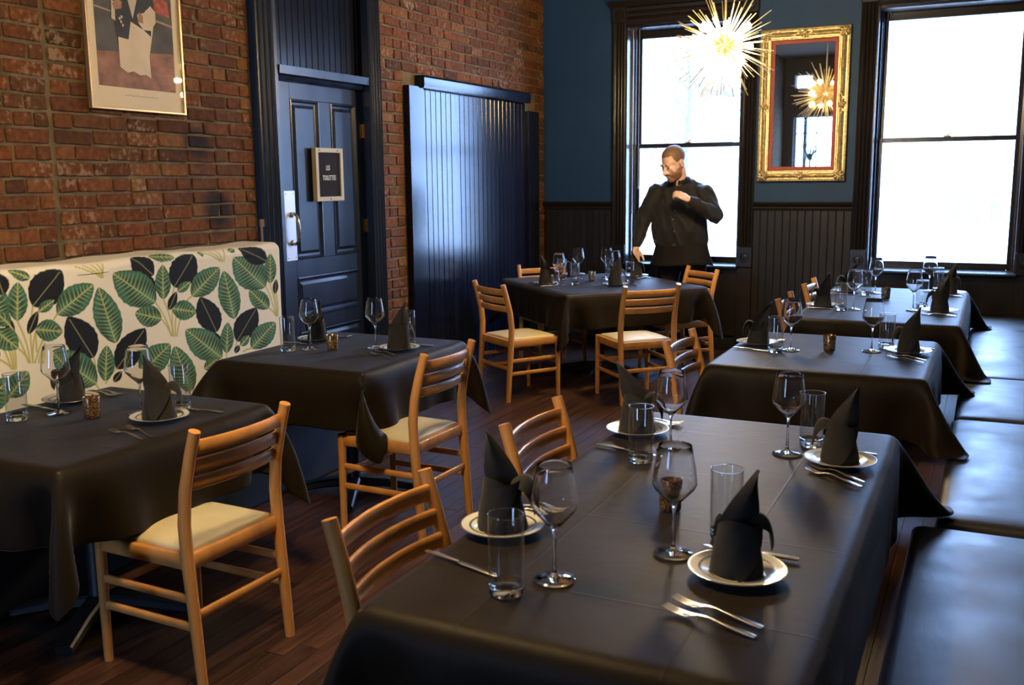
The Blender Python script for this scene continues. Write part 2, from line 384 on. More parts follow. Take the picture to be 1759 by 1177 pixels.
# bricks -------------------------------------------------------------
random.seed(11)
BV = [MB().box(-.02, .0, -.5, .5, -.5, .5).mesh('brick', M['brick'], 0) for _ in range(1)]
def brick_mesh(lng):
    b = MB(); c = .0045; random.seed(100 + int(lng * 1000))
    b.box(-.03, .006, -lng / 2, lng / 2, -.032, .032, c=c, jit=.0034); return b.mesh('brick', M['brick'], 0)
kinds = [brick_mesh(l) for l in (.205, .2051, .2052, .212, .198)]; heads = [brick_mesh(l) for l in (.098, .0985, .0992)]
CAM = SC.camera.matrix_world.inverted()
def proj(p):
    c = CAM @ Vector(p); return (879.5 + 1679.4 * c.x / -c.z, 588.5 - 1679.4 * c.y / -c.z, -c.z)
bricks = []
H = .0765; z = .04; row = 0
random.seed(5)
def run(y0, y1, z, row, pat):
    y = y0; i = row * 3 % 7
    first = True
    while y < y1 - .03:
        hd = (row % 6 == 3) if pat == 0 else ((i + row) % 3 == 2)
        l = random.choice((.098, .0985, .0992)) if hd else random.choice((.205, .212, .198))
        if first and row % 2: l = .098
        if random.random() < .12: l = .098
        first = False
        if y + l > y1 - .05: l = y1 - y
        bricks.append((y + l / 2, z, l)); y += l + .012; i += 1
while z < 3.3:
    zc = z + .032
    run(.4 + (row % 2) * .05, 3.285, zc, row, 1); run(3.315, 4.71, zc, row + 1, 0 if row % 2 else 1)
    if zc < 2.42:
        run(6.085, 6.41, zc, row, 1)
        run(8.815, 9.015, zc, row, 1)
    else: run(6.085, 9.015, zc, row, 0)
    z += H; row += 1
def seen(b):
    u, v, d = proj((-4, b[0], b[1]))
    if d <= 0 or u < -40 or u > 940 or v < -25 or v > 640: return 0
    if b[0] < 4.6 and b[1] < 1.17: return 0
    if 3.56 < b[0] < 4.12 and b[1] > 2.02: return 0
    return b[2] / d ** 2 * (abs(Vector((-4, b[0], 0)).normalized().x) + .1)
order = sorted(range(len(bricks)), key=lambda i: -seen(bricks[i]))
ind = set(i for i in order[:300] if seen(bricks[i]) > 0); rest = MB()
for i, (y, zz, l) in enumerate(bricks):
    j = random.uniform(-.004, .004)
    if i in ind:
        me = random.choice(heads if l < .12 else kinds); o = link('brick', me, wall_left)
        bl = .0985 if l < .12 else .205
        o.location = (XW + j, y + random.uniform(-.002, .002), zz + random.uniform(-.002, .002)); o.scale = (1, l / bl, random.uniform(.94, 1.03))
        o.rotation_euler = (random.uniform(-.012, .012), 0, random.uniform(-.012, .012))
    elif zz > .9 or y > 4.6:
        rest.box(XW - .03 + j, XW + .006 + j, y - l / 2, y + l / 2, zz - .032, zz + .032, c=.0045, jit=.0022)
rest.obj('brick_remainder', M['brick'], wall_left, 0)['kind'] = 'stuff'

# back wall with two window openings
W1, W2 = (-2.595, .545), (-.35, .58); ZS, ZT = .80, 3.0
wb = MB()
for a in ((-4.35, W1[0] - W1[1], 0, CE), (W1[0] + W1[1], W2[0] - W2[1], 0, CE), (W2[0] + W2[1], .9, 0, CE),
          (W1[0] - W1[1], W1[0] + W1[1], 0, ZS - .01), (W1[0] - W1[1], W1[0] + W1[1], ZT, CE), (W2[0] - W2[1], W2[0] + W2[1], 0, ZS - .01), (W2[0] - W2[1], W2[0] + W2[1], ZT, CE)):
    wb.box(a[0], a[1], YB, 9.36, a[2], a[3])
wall_back = struct(wb.obj('wall_back', M['blue'], smooth=0))
struct(MB().box(.6, .9, -3.85, 9.02, 0, CE).obj('wall_right', M['blue'], smooth=0))
wf = MB()
for a in ((-4.35, -3.8, 0, CE), (-2.6, .6, 0, CE), (-3.8, -2.6, 0, .9), (-3.8, -2.6, 2.8, 3.4), (-3.8, -2.6, 3.66, CE), (-3.45, -2.6, 3.4, 3.66)): wf.box(a[0], a[1], -3.85, -3.5, a[2], a[3])
struct(wf.obj('wall_front', M['plain'], smooth=0))
struct(MB().box(-4.4, .9, -3.9, 9.4, CE, CE + .1).obj('ceiling', M['ceil'], smooth=0))

# wainscot (boards are pieces), rails, baseboards
def wainscot(name, x0, x1):
    w = sempty(name); n = max(1, round((x1 - x0) / .068)); s = (x1 - x0) / n
    me = MB().box(-s / 2 + .0015, s / 2 - .0015, -.010, 0, 0, 1.20, c=.004).mesh('board', M['wains'], 0)
    for i in range(n):
        o = link('board', me, w); o.location = (x0 + s * (i + .5), YB - .001 - (i % 2) * .0008, .13)
    strip('chair_rail', [(YB, 1.30), (YB - .022, 1.305), (YB - .028, 1.325), (YB - .022, 1.335), (YB - .042, 1.352), (YB - .048, 1.368), (YB - .040, 1.378), (YB, 1.38)], M['wains'], w, 0, x0, x1)
    return w
for i, (a, b) in enumerate(((-4.0, -3.28), (-1.92, -1.065), (.365, .6))):
    wainscot('trim_%d' % (i + 1), a, b)
struct(strip('baseboard_back', [(YB, 0), (YB - .022, 0), (YB - .022, .11), (YB - .012, .14), (YB, .145)], M['wains'], None, 0, -4, .6))
struct(MB().prism([(.6, 0), (.578, 0), (.578, .11), (.588, .14), (.6, .145)], 1, -3.5, 9.0).obj('baseboard_right', M['wains'], None, 30))

# ------------------------------------------------------------------ windows
def reeds(x0, x1, face, n=3, proud=.014, d=.012):
    """fluted casing profile in (x, y), front towards -y"""
    p = [(x0, face + .05), (x0, face - .004), (x0 + .012, face - .012), (x0 + .02, face - .004)]
    w = (x1 - x0 - .04) / n
    for i in range(n):
        a = x0 + .02 + i * w
        for k in range(7):
            t = k / 6; p.append((a + w * (.12 + .76 * t), face - .002 - proud * sin(pi * t)))
        p.append((a + w * .97, face + .004))
    p += [(x1 - .02, face - .004), (x1 - .012, face - .012), (x1, face - .004), (x1, face + .05)]
    return p
def window(name, cx, hw, cords=True):
    w = sempty(name); T = M['trim']; f = YB - .035; cw = .132
    a, b = cx - hw, cx + hw
    for x0, x1 in ((a - cw, a), (b, b + cw)):
        strip('casing', reeds(x0, x1, f), T, w, 2, .97, 3.03)
        bx('rosette_block', T, w, x0 - .006, x1 + .006, f - .02, f + .03, .785, .975, c=.006)
        bl = bx('plinth', T, w, x0 - .004, x1 + .004, f - .012, f + .03, 0, .783, c=.005)
        h = bx('corner_block', T, w, x0 - .006, x1 + .006, f - .02, f + .03, 3.03, 3.17, c=.006)
        for zc in (.88, 3.10):
            r = MB(); r.X = Matrix.Translation(((x0 + x1) / 2, f - .02, zc)) @ Matrix.Rotation(R(90), 4, 'X')
            r.lathe([(.0, .012), (.012, .012), (.016, .004), (.026, .003), (.032, .012), (.042, .012), (.047, 0), (.047, -.004)], 20).obj('rosette', T, w)
    hp = [(f + .05, 3.0), (f - .002, 3.0), (f - .012, 3.012), (f - .002, 3.03), (f - .002, 3.05), (f - .014, 3.065), (f - .002, 3.08), (f - .002, 3.1), (f - .012, 3.115), (f - .002, 3.13), (f - .004, 3.16), (f + .05, 3.16)]
    strip('head_casing', hp, T, w, 0, a, b)
    strip('cornice', [(f + .035, 3.165), (f - .03, 3.165), (f - .036, 3.18), (f - .055, 3.2), (f - .06, 3.215), (f + .035, 3.215)], T, w, 0, a - cw - .03, b + cw + .03)
    strip('stool', [(f + .2, ZS - .03), (f - .065, ZS - .03), (f - .075, ZS - .02), (f - .075, ZS - .008), (f - .065, ZS), (f + .2, ZS)], T, w, 0, a - .01, b + .01)
    bx('apron', T, w, a, b, f - .004, f + .03, .14, ZS - .032, c=.004)
    # jamb liners with stops
    for s, x in ((1, a), (-1, b)):
        q = [(x, YB - .03), (x + s * .012, YB - .03), (x + s * .012, 9.10), (x + s * .028, 9.105), (x + s * .028, 9.135), (x + s * .012, 9.14), (x + s * .012, 9.19), (x + s * .032, 9.195), (x + s * .032, 9.215), (x + s * .012, 9.22), (x + s * .012, 9.35), (x, 9.35)]
        strip('jamb', q, T, w, 2, ZS, ZT)
    bx('head_jamb', T, w, a, b, YB, 9.35, ZT - .02, ZT, c=.002); bx('sill', T, w, a, b, 9.15, 9.4, ZS - .03, ZS + .004, c=.002)
    g = hw - .012
    def sash(nm, z0, z1, y, bot, top):
        st = .052; s = MB()
        s.box(cx - g, cx - g + st, y, y + .038, z0, z1, c=.004).box(cx + g - st, cx + g, y, y + .038, z0, z1, c=.004)
        s.box(cx - g + st, cx + g - st, y + .002, y + .036, z0, z0 + bot, c=.004).box(cx - g + st, cx + g - st, y + .002, y + .036, z1 - top, z1, c=.004)
        o = s.obj(nm, T, w, 0)
        bx('glass_pane', M['pane'], o, cx - g + st - .004, cx + g - st + .004, y + .017, y + .021, z0 + bot - .004, z1 - top + .004, c=0)
        return o
    lo = sash('lower_sash', ZS + .004, 1.925, 9.225, .055, .04); sash('upper_sash', 1.885, ZT - .02, 9.272, .04, .07)
    lk = MB().box(cx - .03, cx + .03, 9.205, 9.235, 1.925, 1.936, c=.003).tube([(cx, 9.22, 1.936), (cx + .012, 9.21, 1.95), (cx + .035, 9.205, 1.952)], .006, 8).obj('sash_lock', M['oldbrass'], lo)
    if cords:
        for dx, zb in ((.045, 1.30), (.10, 1.53)):
            cd = MB().tube([(a + dx, YB + .03 + dx * .3, 2.97), (a + dx, YB + .03 + dx * .3, zb)], .0035, 6).obj('pull_cord', M['cord'], w)
            MB().lathe([(0, .0), (.009, .006), (.010, .02), (.005, .034), (0, .036)], 10, (a + dx, YB + .03 + dx * .3, zb - .034)).obj('cord_bead', M['cord'], cd)
    return w
window('window_1', *W1); window('window_2', *W2, cords=False)
# the window in the room's other end, seen in the mirror
w3 = sempty('window_3')
bx('glass_pane', M['pane'], w3, -3.8, -2.6, -3.70, -3.694, .9, 2.8, c=0); bx('glass_pane', M['pane'], w3, -3.8, -3.45, -3.70, -3.694, 3.4, 3.66, c=0)
for x, d in ((-3.80, .04), (-3.62, .075), (-3.36, .022), (-3.0, .022), (-2.68, .08)): bx('muntin', M['trim'], w3, x, x + d, -3.73, -3.66, .9, 2.8)
for z in (.9, 1.75, 2.1, 2.46): bx('muntin', M['trim'], w3, -3.8, -2.6, -3.725, -3.665, z, z + (.08 if z < 1 else .028 if z > 2.3 else .016))

# ------------------------------------------------------------------ door to the toilets
d1 = sempty('door_1'); P = M['navy']
def reeds_x(y0, y1, n, face): return [(2 * face - b, a) for a, b in reeds(y0, y1, face, n, .012)]   # turned to face +x
for y0, y1 in ((4.725, 4.905), (5.925, 6.075)):
    pr_ = [(face_y, a) for a, face_y in reeds(y0, y1, 0, 3, .014)]
    strip('casing', [(-3.965 - b, a) for b, a in pr_], P, d1, 2, 0, 3.25)
bx('casing_block', P, d1, -3.99, -3.935, 4.715, 4.915, 0, .22, c=.006); bx('casing_block', P, d1, -3.99, -3.935, 5.918, 6.082, 0, .22, c=.006)
for y0, y1 in ((4.905, 4.955), (5.985, 6.02)): bx('jamb', P, d1, -4.20, -3.975, y0, y1, 0, 3.25)
strip('transom_bar', [(-4.1, 2.262), (-3.985, 2.262), (-3.965, 2.268), (-3.962, 2.318), (-4.1, 2.325)], P, d1, 1, 4.955, 5.985)
strip('transom_moulding', [(-4.1, 2.235), (-4.025, 2.235), (-4.012, 2.245), (-4.0, 2.262), (-4.1, 2.262)], P, d1, 1, 4.955, 5.985)
n = 16; s_ = 1.03 / n; me = MB().box(-.02, 0, -s_ / 2 + .001, s_ / 2 - .001, 0, .93, c=.004).mesh('board', M['navy2'], 0)
for i in range(n): o = link('board', me, d1); o.location = (-4.055, 4.955 + s_ * (i + .5), 2.322)
def panelled_leaf():
    x1, x0 = -4.058, -4.10; y0, y1 = 4.975, 5.965; P = M['navy']
    lf = MB(); Y = [5.155, 5.455, 5.585, 5.88]; ZZ = (.02, .22, .62, .715, .985, 1.10, 2.13, 2.235)
    lf.box(x0, x1, y0, Y[0], ZZ[0], ZZ[7], c=.002).box(x0, x1, Y[3], y1, ZZ[0], ZZ[7], c=.002)
    for a, b in ((ZZ[0], ZZ[1]), (ZZ[2], ZZ[3]), (ZZ[4], ZZ[5]), (ZZ[6], ZZ[7])): lf.box(x0, x1, Y[0], Y[3], a, b, c=.002)
    lf.box(x0, x1, Y[1], Y[2], ZZ[5], ZZ[6], c=.002)
    leaf = lf.obj('door_leaf', P, d1, 0)
    for (a, b, c, d) in ((Y[0], Y[1], ZZ[5], ZZ[6]), (Y[2], Y[3], ZZ[5], ZZ[6]), (Y[0], Y[3], ZZ[3], ZZ[4]), (Y[0], Y[3], ZZ[1], ZZ[2])):
        m = MB()
        def ring(i, x): return [(x, a + i, c + i), (x, b - i, c + i), (x, b - i, d - i), (x, a + i, d - i)]
        m.rings([ring(0, x1 + .004), ring(.010, x1 + .006), ring(.02, x1 - .012), ring(.034, x1 - .014), ring(.055, x1 - .004)], cap=False)
        m.add(ring(.055, x1 - .004), [(0, 1, 2, 3)]); m.obj('door_panel', P, leaf, 0)
    return leaf
leaf = panelled_leaf()
pl = bx('push_plate', M['alu'], leaf, -4.058, -4.053, 5.05, 5.158, 1.10, 1.55, c=.001)
for y in (5.066, 5.142):
    for z in (1.118, 1.532): 
        q = MB(); q.X = Matrix.Translation((-4.053, y, z)) @ Matrix.Rotation(R(90), 4, 'Y'); q.lathe([(0, .002), (.004, .0015), (.005, 0)], 8).obj('screw', M['nickel'], pl)
hd = MB().tube([(-4.053, 5.112, 1.215), (-4.03, 5.112, 1.205), (-4.005, 5.112, 1.225), (-3.995, 5.112, 1.27), (-3.993, 5.112, 1.305), (-3.995, 5.112, 1.34), (-4.005, 5.112, 1.385), (-4.03, 5.112, 1.405), (-4.053, 5.112, 1.395)], [.010, .009, .009, .009, .010, .009, .009, .009, .010], 10)
for z in (1.215, 1.395):
    hd.X = Matrix.Translation((-4.053, 5.112, z)) @ Matrix.Rotation(R(90), 4, 'Y'); hd.lathe([(.019, 0), (.018, .006), (.012, .014), (0, .016)], 14); hd.X = None
hd.obj('pull_handle', M['nickel'], leaf)
for z in (.3, 1.24, 1.91):
    hg = MB().lathe([(0, 0), (.011, 0), (.011, .095), (0, .095)], 12, (-4.045, 5.977, z)); hg.lathe([(0, .0), (.007, .003), (.006, .012), (0, .016)], 10, (-4.045, 5.977, z + .095))
    hg.box(-4.057, -4.053, 5.935, 5.977, z, z + .095); hg.obj('hinge', M['oldbrass'], d1)

# sign on the door
sg = thing('letter_board', 'small black letter board in beige frame reading LES TOILETTES on the blue door', 'sign', (-4.058, 5.495, 1.475))
fr = MB(); w, h, t = .152, .352, .030
for a in ((-w, -w + t, 0, h), (w - t, w, 0, h), (-w + t, w - t, 0, t), (-w + t, w - t, h - t, h)): fr.box(0.012, .046, a[0], a[1], a[2], a[3], c=.0015)
fr.obj('frame', M['beige'], sg, 0); bx('felt_board', M['felt'], sg, .008, .036, -w + t - .003, w - t + .003, t - .003, h - t + .003, c=0)
for y, z in ((-.11, h - .015), (.09, h - .015), (0, .014)):
    q = MB(); q.X = Matrix.Translation((.046, y, z)) @ Matrix.Rotation(R(90), 4, 'Y'); q.lathe([(0, .002), (.005, .0015), (.006, 0)], 8).obj('screw', M['cast'], sg)
def lettering(txt, y, z, size, sx, parent, name='lettering'):
    cu = bpy.data.curves.new('t', 'FONT'); cu.body = txt; cu.size = size; cu.extrude = .001; cu.align_x = 'CENTER'; cu.offset = .0003; cu.space_character = 1.12; cu.resolution_u = 3
    o = bpy.data.objects.new('t', cu); C.objects.link(o); bpy.context.view_layer.update()
    me = bpy.data.meshes.new_from_object(o.evaluated_get(bpy.context.evaluated_depsgraph_get())); bpy.data.objects.remove(o)
    me.transform(Matrix(((0, 0, 1, .0375), (sx, 0, 0, y), (0, 1, 0, z), (0, 0, 0, 1)))); me.materials.clear(); me.materials.append(M['white'])
    l = link(name, me, parent); l['label'] = 'white letters ' + txt
lettering('LES', -.012, .206, .046, .60, sg); lettering('TOILETTES', 0, .140, .046, .60, sg)

# big boarded opening further along the brick wall
d2 = sempty('door_2')
bx('frame_board', M['navy2'], d2, -3.998, -3.945, 6.425, 6.632, 0, 2.31, c=.003); bx('frame_board', M['navy2'], d2, -3.998, -3.95, 8.56, 8.80, 0, 2.235, c=.003)
nb = 24; s_ = (8.56 - 6.632) / nb; me = MB().box(-.018, 0, -s_ / 2 + .0012, s_ / 2 - .0012, 0, 2.30, c=.0045).mesh('board', M['navy2'], 0)
for i in range(nb):
    o = link('board', me, d2); o.location = (-3.978 - (.008 if i > 6 else 0) + random.uniform(-.0008, .0008), 6.632 + s_ * (i + .5), 0); o.rotation_euler = (0, 0, random.uniform(-.006, .006))
strip('head_board', [(-3.998, 2.30), (-3.925, 2.30), (-3.918, 2.315), (-3.918, 2.378), (-3.928, 2.395), (-3.998, 2.395)], M['navy2'], d2, 1, 6.605, 8.54)
tag(MB().tube([(-3.975, 4.735, .3), (-3.975, 4.735, 1.36)], .015, 12).tube([(-3.975, 4.735, 1.34), (-3.975, 4.735, 1.385)], .019, 12).obj('conduit_pipe', M['pipe']), 'thin grey pipe stub on the bricks beside the blue door casing', 'pipe')

# ------------------------------------------------------------------ leaf-print banquette along the bricks
LV=[('k',2895,1089,163,141,60,-52),('g',2811,1035,22,165,47,-7),('k',2760,1154,-25,92,40,8),('g',3016,1037,211,112,41,-52),('g',2922,1061,85,41,14,-20),('k',2859,971,57,92,20,-11),('g',2897,986,141,-31,-9,-45),('g',2705,1008,96,-91,-36,-31),('g',2772,1024,-54,58,26,20),('g',2893,1209,-91,46,14,22),('k',3472,1256,121,-98,-49,-36),('g',3589,1259,156,-30,-8,-26),('k',3598,1073,-91,117,32,14),('g',3593,1022,-248,168,64,59),('g',3646,1032,12,172,50,-4),('k',3723,1085,157,158,74,-41),('g',3843,1026,218,130,54,-46),('g',3744,1059,94,42,16,-19),('k',3677,973,60,87,24,-11),('g',3624,935,-163,51,20,48),('g',3699,978,167,-39,-13,-47),('g',3334,856,-80,277,73,9),('k',3198,808,-126,210,75,27),('k',3327,731,190,171,60,-44),('k',3192,726,-78,117,28,11),('g',3254,685,26,168,48,-10),('g',3202,684,-226,181,58,55),('g',3467,682,202,117,54,-53),('g',3787,524,-89,260,77,6),('k',3303,671,52,44,16,-13),('k',4430,1068,-77,103,38,11),('g',4429,1011,-253,190,89,53),('k',4454,1157,-218,98,39,41),('g',4476,1029,10,171,51,-4),('g',4454,885,-161,123,50,29),('k',4513,962,17,85,23,-4),('g',4156,863,-63,272,80,4),('k',4007,811,-107,203,81,16),('k',4166,736,182,164,76,-43),('k',4029,712,-47,105,36,5),('g',4075,684,25,168,51,-9),('g',4034,665,-253,192,68,48),('g',4288,676,218,120,60,-48),('g',4196,705,76,47,24,-18),('k',4145,673,39,38,18,-10),('g',3897,626,101,39,21,-25),('g',3922,1242,37,8,7,-15),('g',4148,1239,57,15,9,-15),('g',2734,717,106,92,38,-37)]
ST=[(2811,1035,2854,846),(2895,1089,2869,844),(2772,1024,2845,848),(3016,1037,2879,842),(2799,921,2854,844),(2896,976,2869,844),(2922,1061,2893,888),(2937,916,2898,839),(3593,1022,3683,840),(3646,1032,3692,839),(3723,1085,3698,961),(3843,1026,3786,991),(3624,935,3679,841),(3698,961,3697,836),(3727,957,3709,834),(3752,923,3719,835),(3144,1245,3266,1182),(3189,1250,3272,1179),(3233,1249,3277,1179),(3267,1248,3281,1178),(3296,1246,3283,1178),(3967,1249,4067,1192),(4012,1253,4079,1189),(4057,1253,4089,1187),(4118,1254,4100,1187),(4430,1026,4509,836),(4472,1029,4517,833),(4454,887,4514,833),(4509,962,4524,832),(4524,972,4532,831),(3198,808,3202,686),(4075,684,4074,627),(4034,665,4050,631),(3321,731,3257,675),(4166,736,4146,681),(4288,676,4213,670),(3188,687,3214,655)]
def leaf_print(Y, Z):
    rgb = np.empty(Y.shape + (3,)); rgb[:] = (.86, .80, .66); px = .0032
    def lay(c, a): a = a[..., None]; rgb[:] = rgb * (1 - a) + np.asarray(c) * a
    for sh in (-1.75, 0):
        for a in ST:
            y0, z0, y1, z1 = [q / 1000 for q in a]; y0 += sh; y1 += sh
            d = np.array((y1 - y0, z1 - z0)); L2 = d @ d
            t = np.clip(((Y - y0) * d[0] + (Z - z0) * d[1]) / L2, 0, 1); bow = .05 * np.sin(pi * t) * (1 if y1 > y0 else -1)
            dist = np.hypot(Y - y0 - d[0] * t + bow * d[1], Z - z0 - d[1] * t - bow * d[0])
            lay((.46, .42, .08), np.clip((.0042 - dist) / px + .5, 0, 1)); lay((.66, .62, .24), np.clip((.0016 - dist) / px + .5, 0, 1) * .8)
        for q in LV:
            k = q[0]; y0, z0, ay, az, by, bz = [c / 1000 for c in q[1:]]; y0 += sh; by *= 1.1; bz *= 1.1
            det = ay * bz - az * by; hl = math.hypot(by, bz); la = math.hypot(ay, az)
            u = ((Y - y0) * bz - (Z - z0) * by) / det; v = (ay * (Z - z0) - az * (Y - y0)) / det
            uc = np.clip(u, 1e-4, 1 - 1e-4)
            hw = np.sin(pi * uc ** .9) ** .72 * (1 - .05 * np.abs(np.sin(uc * 21 + 2 * np.sign(v) + y0 * 50)))
            ins = np.clip((hw - np.abs(v)) * hl / px + .5, 0, 1) * np.clip(u * la / px + .5, 0, 1) * np.clip((1 - u) * la / px + .5, 0, 1); av = np.abs(v) / np.maximum(hw, 1e-3)
            rib = np.clip((.0022 - np.abs(v) * hl) / px + .5, 0, 1) * ins
            if k == 'k':
                lay((.011, .012, .015), ins); lay((.40, .40, .18), rib * .75 * (u < .95))
            else:
                ph = uc * la / .021 - av * 1.3 + .25 * np.sin(uc * 9 + y0 * 31)
                fr = ph - np.floor(ph); s = np.clip(1 - np.abs(fr - .5) / .24, 0, 1) * np.clip(1.15 - av, 0, 1)
                s2 = np.clip(1 - np.abs(((ph * 2.7 + .3) % 1) - .5) / .3, 0, 1) * .35
                s = (np.clip(s + s2 * (1 - av), 0, 1) * .85)[..., None]
                c = np.array((.034, .120, .070)) * (1 + .45 * np.sin(uc * 6 + av * 5))[..., None] * (1 - s) + np.array((.44, .56, .30)) * s
                lay((.07, .12, .05), ins); lay(c, np.clip((hw * .965 - np.abs(v)) * hl / px + .5, 0, 1) * ins); lay((.46, .48, .14), np.clip((.0036 - np.abs(v) * hl) / px + .5, 0, 1) * ins)
    return rgb
bq = thing('banquette', 'long upholstered banquette with black and green leaf print back against the bricks', 'bench', (-3.85, 2.5, 0))
def banquette_back():
    YE = 4.585
    ys = np.concatenate([np.linspace(.5, 2.5, 60), np.arange(2.503, YE - .03, .0032)])
    # end rounding
    prof = [(-3.68, .44)] + [(-3.72, z) for z in np.concatenate([np.linspace(.48, .54, 4), np.arange(.544, 1.215, .0032)])]
    for k in range(1, 13):
        a = R(90 * k / 12); prof.append((-3.72 - .045 * (1 - cos(a)), 1.215 + .04 * sin(a)))
    for x in np.linspace(-3.78, -3.985, 30): prof.append((x, 1.255))
    prof = np.array(prof); s = np.concatenate([[0], np.cumsum(np.hypot(np.diff(prof[:, 0]), np.diff(prof[:, 1])))])
    s = s - s[1] + .48; m = len(prof)
    rows = [(y, 0) for y in ys] + [(YE - .03 + .03 * sin(R(a)), .03 * (1 - cos(R(a)))) for a in (15, 30, 45, 60, 75, 90)]
    V = np.zeros((len(rows), m, 3)); SY = np.zeros((len(rows), m))
    for i, (y, ins) in enumerate(rows):
        px = prof[:, 0] - ins * np.where(prof[:, 1] < 1.25, 1, .0); pz = prof[:, 1] - ins * np.clip((prof[:, 1] - 1.1) / .15, 0, 1)
        soft = .006 * np.sin(y * 5.3) * np.clip((1.2 - prof[:, 1]) / .3, 0, 1)
        V[i, :, 0] = px + soft; V[i, :, 1] = y; V[i, :, 2] = pz + (.004 * np.sin(y * 7 + 1) + .003 * np.sin(y * 17)) * (prof[:, 1] > 1.2); SY[i] = y + ins
    # closing end strip towards the wall
    V = np.concatenate([V, V[-1:].copy()]); V[-1, :, 0] = np.minimum(V[-1, :, 0], -3.99); SY = np.concatenate([SY, SY[-1:] + .2])
    n = len(V); idx = np.arange(n * m).reshape(n, m)
    f = np.stack([idx[:-1, :-1], idx[1:, :-1], idx[1:, 1:], idx[:-1, 1:]], -1).reshape(-1, 4)
    me = bpy.data.meshes.new('back_cushion'); me.vertices.add(n * m); me.vertices.foreach_set('co', V.reshape(-1))
    me.loops.add(f.size); me.loops.foreach_set('vertex_index', f.reshape(-1)); me.polygons.add(len(f))
    me.polygons.foreach_set('loop_start', np.arange(0, f.size, 4)); me.polygons.foreach_set('loop_total', np.full(len(f), 4)); me.update(); me.validate()
    rgb = leaf_print(SY, np.repeat(s[None], n, 0)); at = me.color_attributes.new('print', 'FLOAT_COLOR', 'POINT')
    at.data.foreach_set('color', np.concatenate([rgb.reshape(-1, 3), np.ones((n * m, 1))], 1).reshape(-1).astype(np.float32))
    me.polygons.foreach_set('use_smooth', [True] * len(f)); me.materials.append(M['fabric'])
    o = link('back_cushion', me, bq); o.location = (3.85, -2.5, 0); o['label'] = 'cream back cushion printed with black and green leaves'
banquette_back()
o = MB().rbox(-3.74, -3.19, .5, 4.58, .36, .475, .03, 8, .012).obj('seat_cushion', M['vinyl'], bq); o.location = (3.85, -2.5, 0)
o = MB().box(-3.98, -3.22, .5, 4.56, 0, .358, c=.006).obj('base', M['bluebase'], bq, 0); o.location = (3.85, -2.5, 0)
o = MB().box(-3.98, -3.785, .52, 4.54, .358, 1.235, c=.01).obj('back_frame', M['bluebase'], bq, 0); o.location = (3.85, -2.5, 0)

# ------------------------------------------------------------------ black bench along the right wall
bb = thing('bench', 'long black vinyl bench of four cushions running towards the windows', 'bench', (.25, 5, 0))
for y0, y1, xf in ((.3, 3.455, -.17), (3.50, 5.075, -.10), (5.085, 6.17, -.09), (6.185, 8.94, -.08)):
    o = MB().rbox(xf, .50, y0, y1, .33, .452, .04, 9, .018).obj('seat_cushion', M['vinyl'], bb); o.location = (-.25, -5, 0)
o = MB().box(-.03, .50, .3, 8.94, 0, .335, c=.006).obj('base', M['cast'], bb, 0); o.location = (-.25, -5, 0)
o = MB().rbox(.47, .598, .3, 8.94, .40, .98, .04, 8).obj('back_cushion', M['vinyl'], bb); o.location = (-.25, -5, 0)

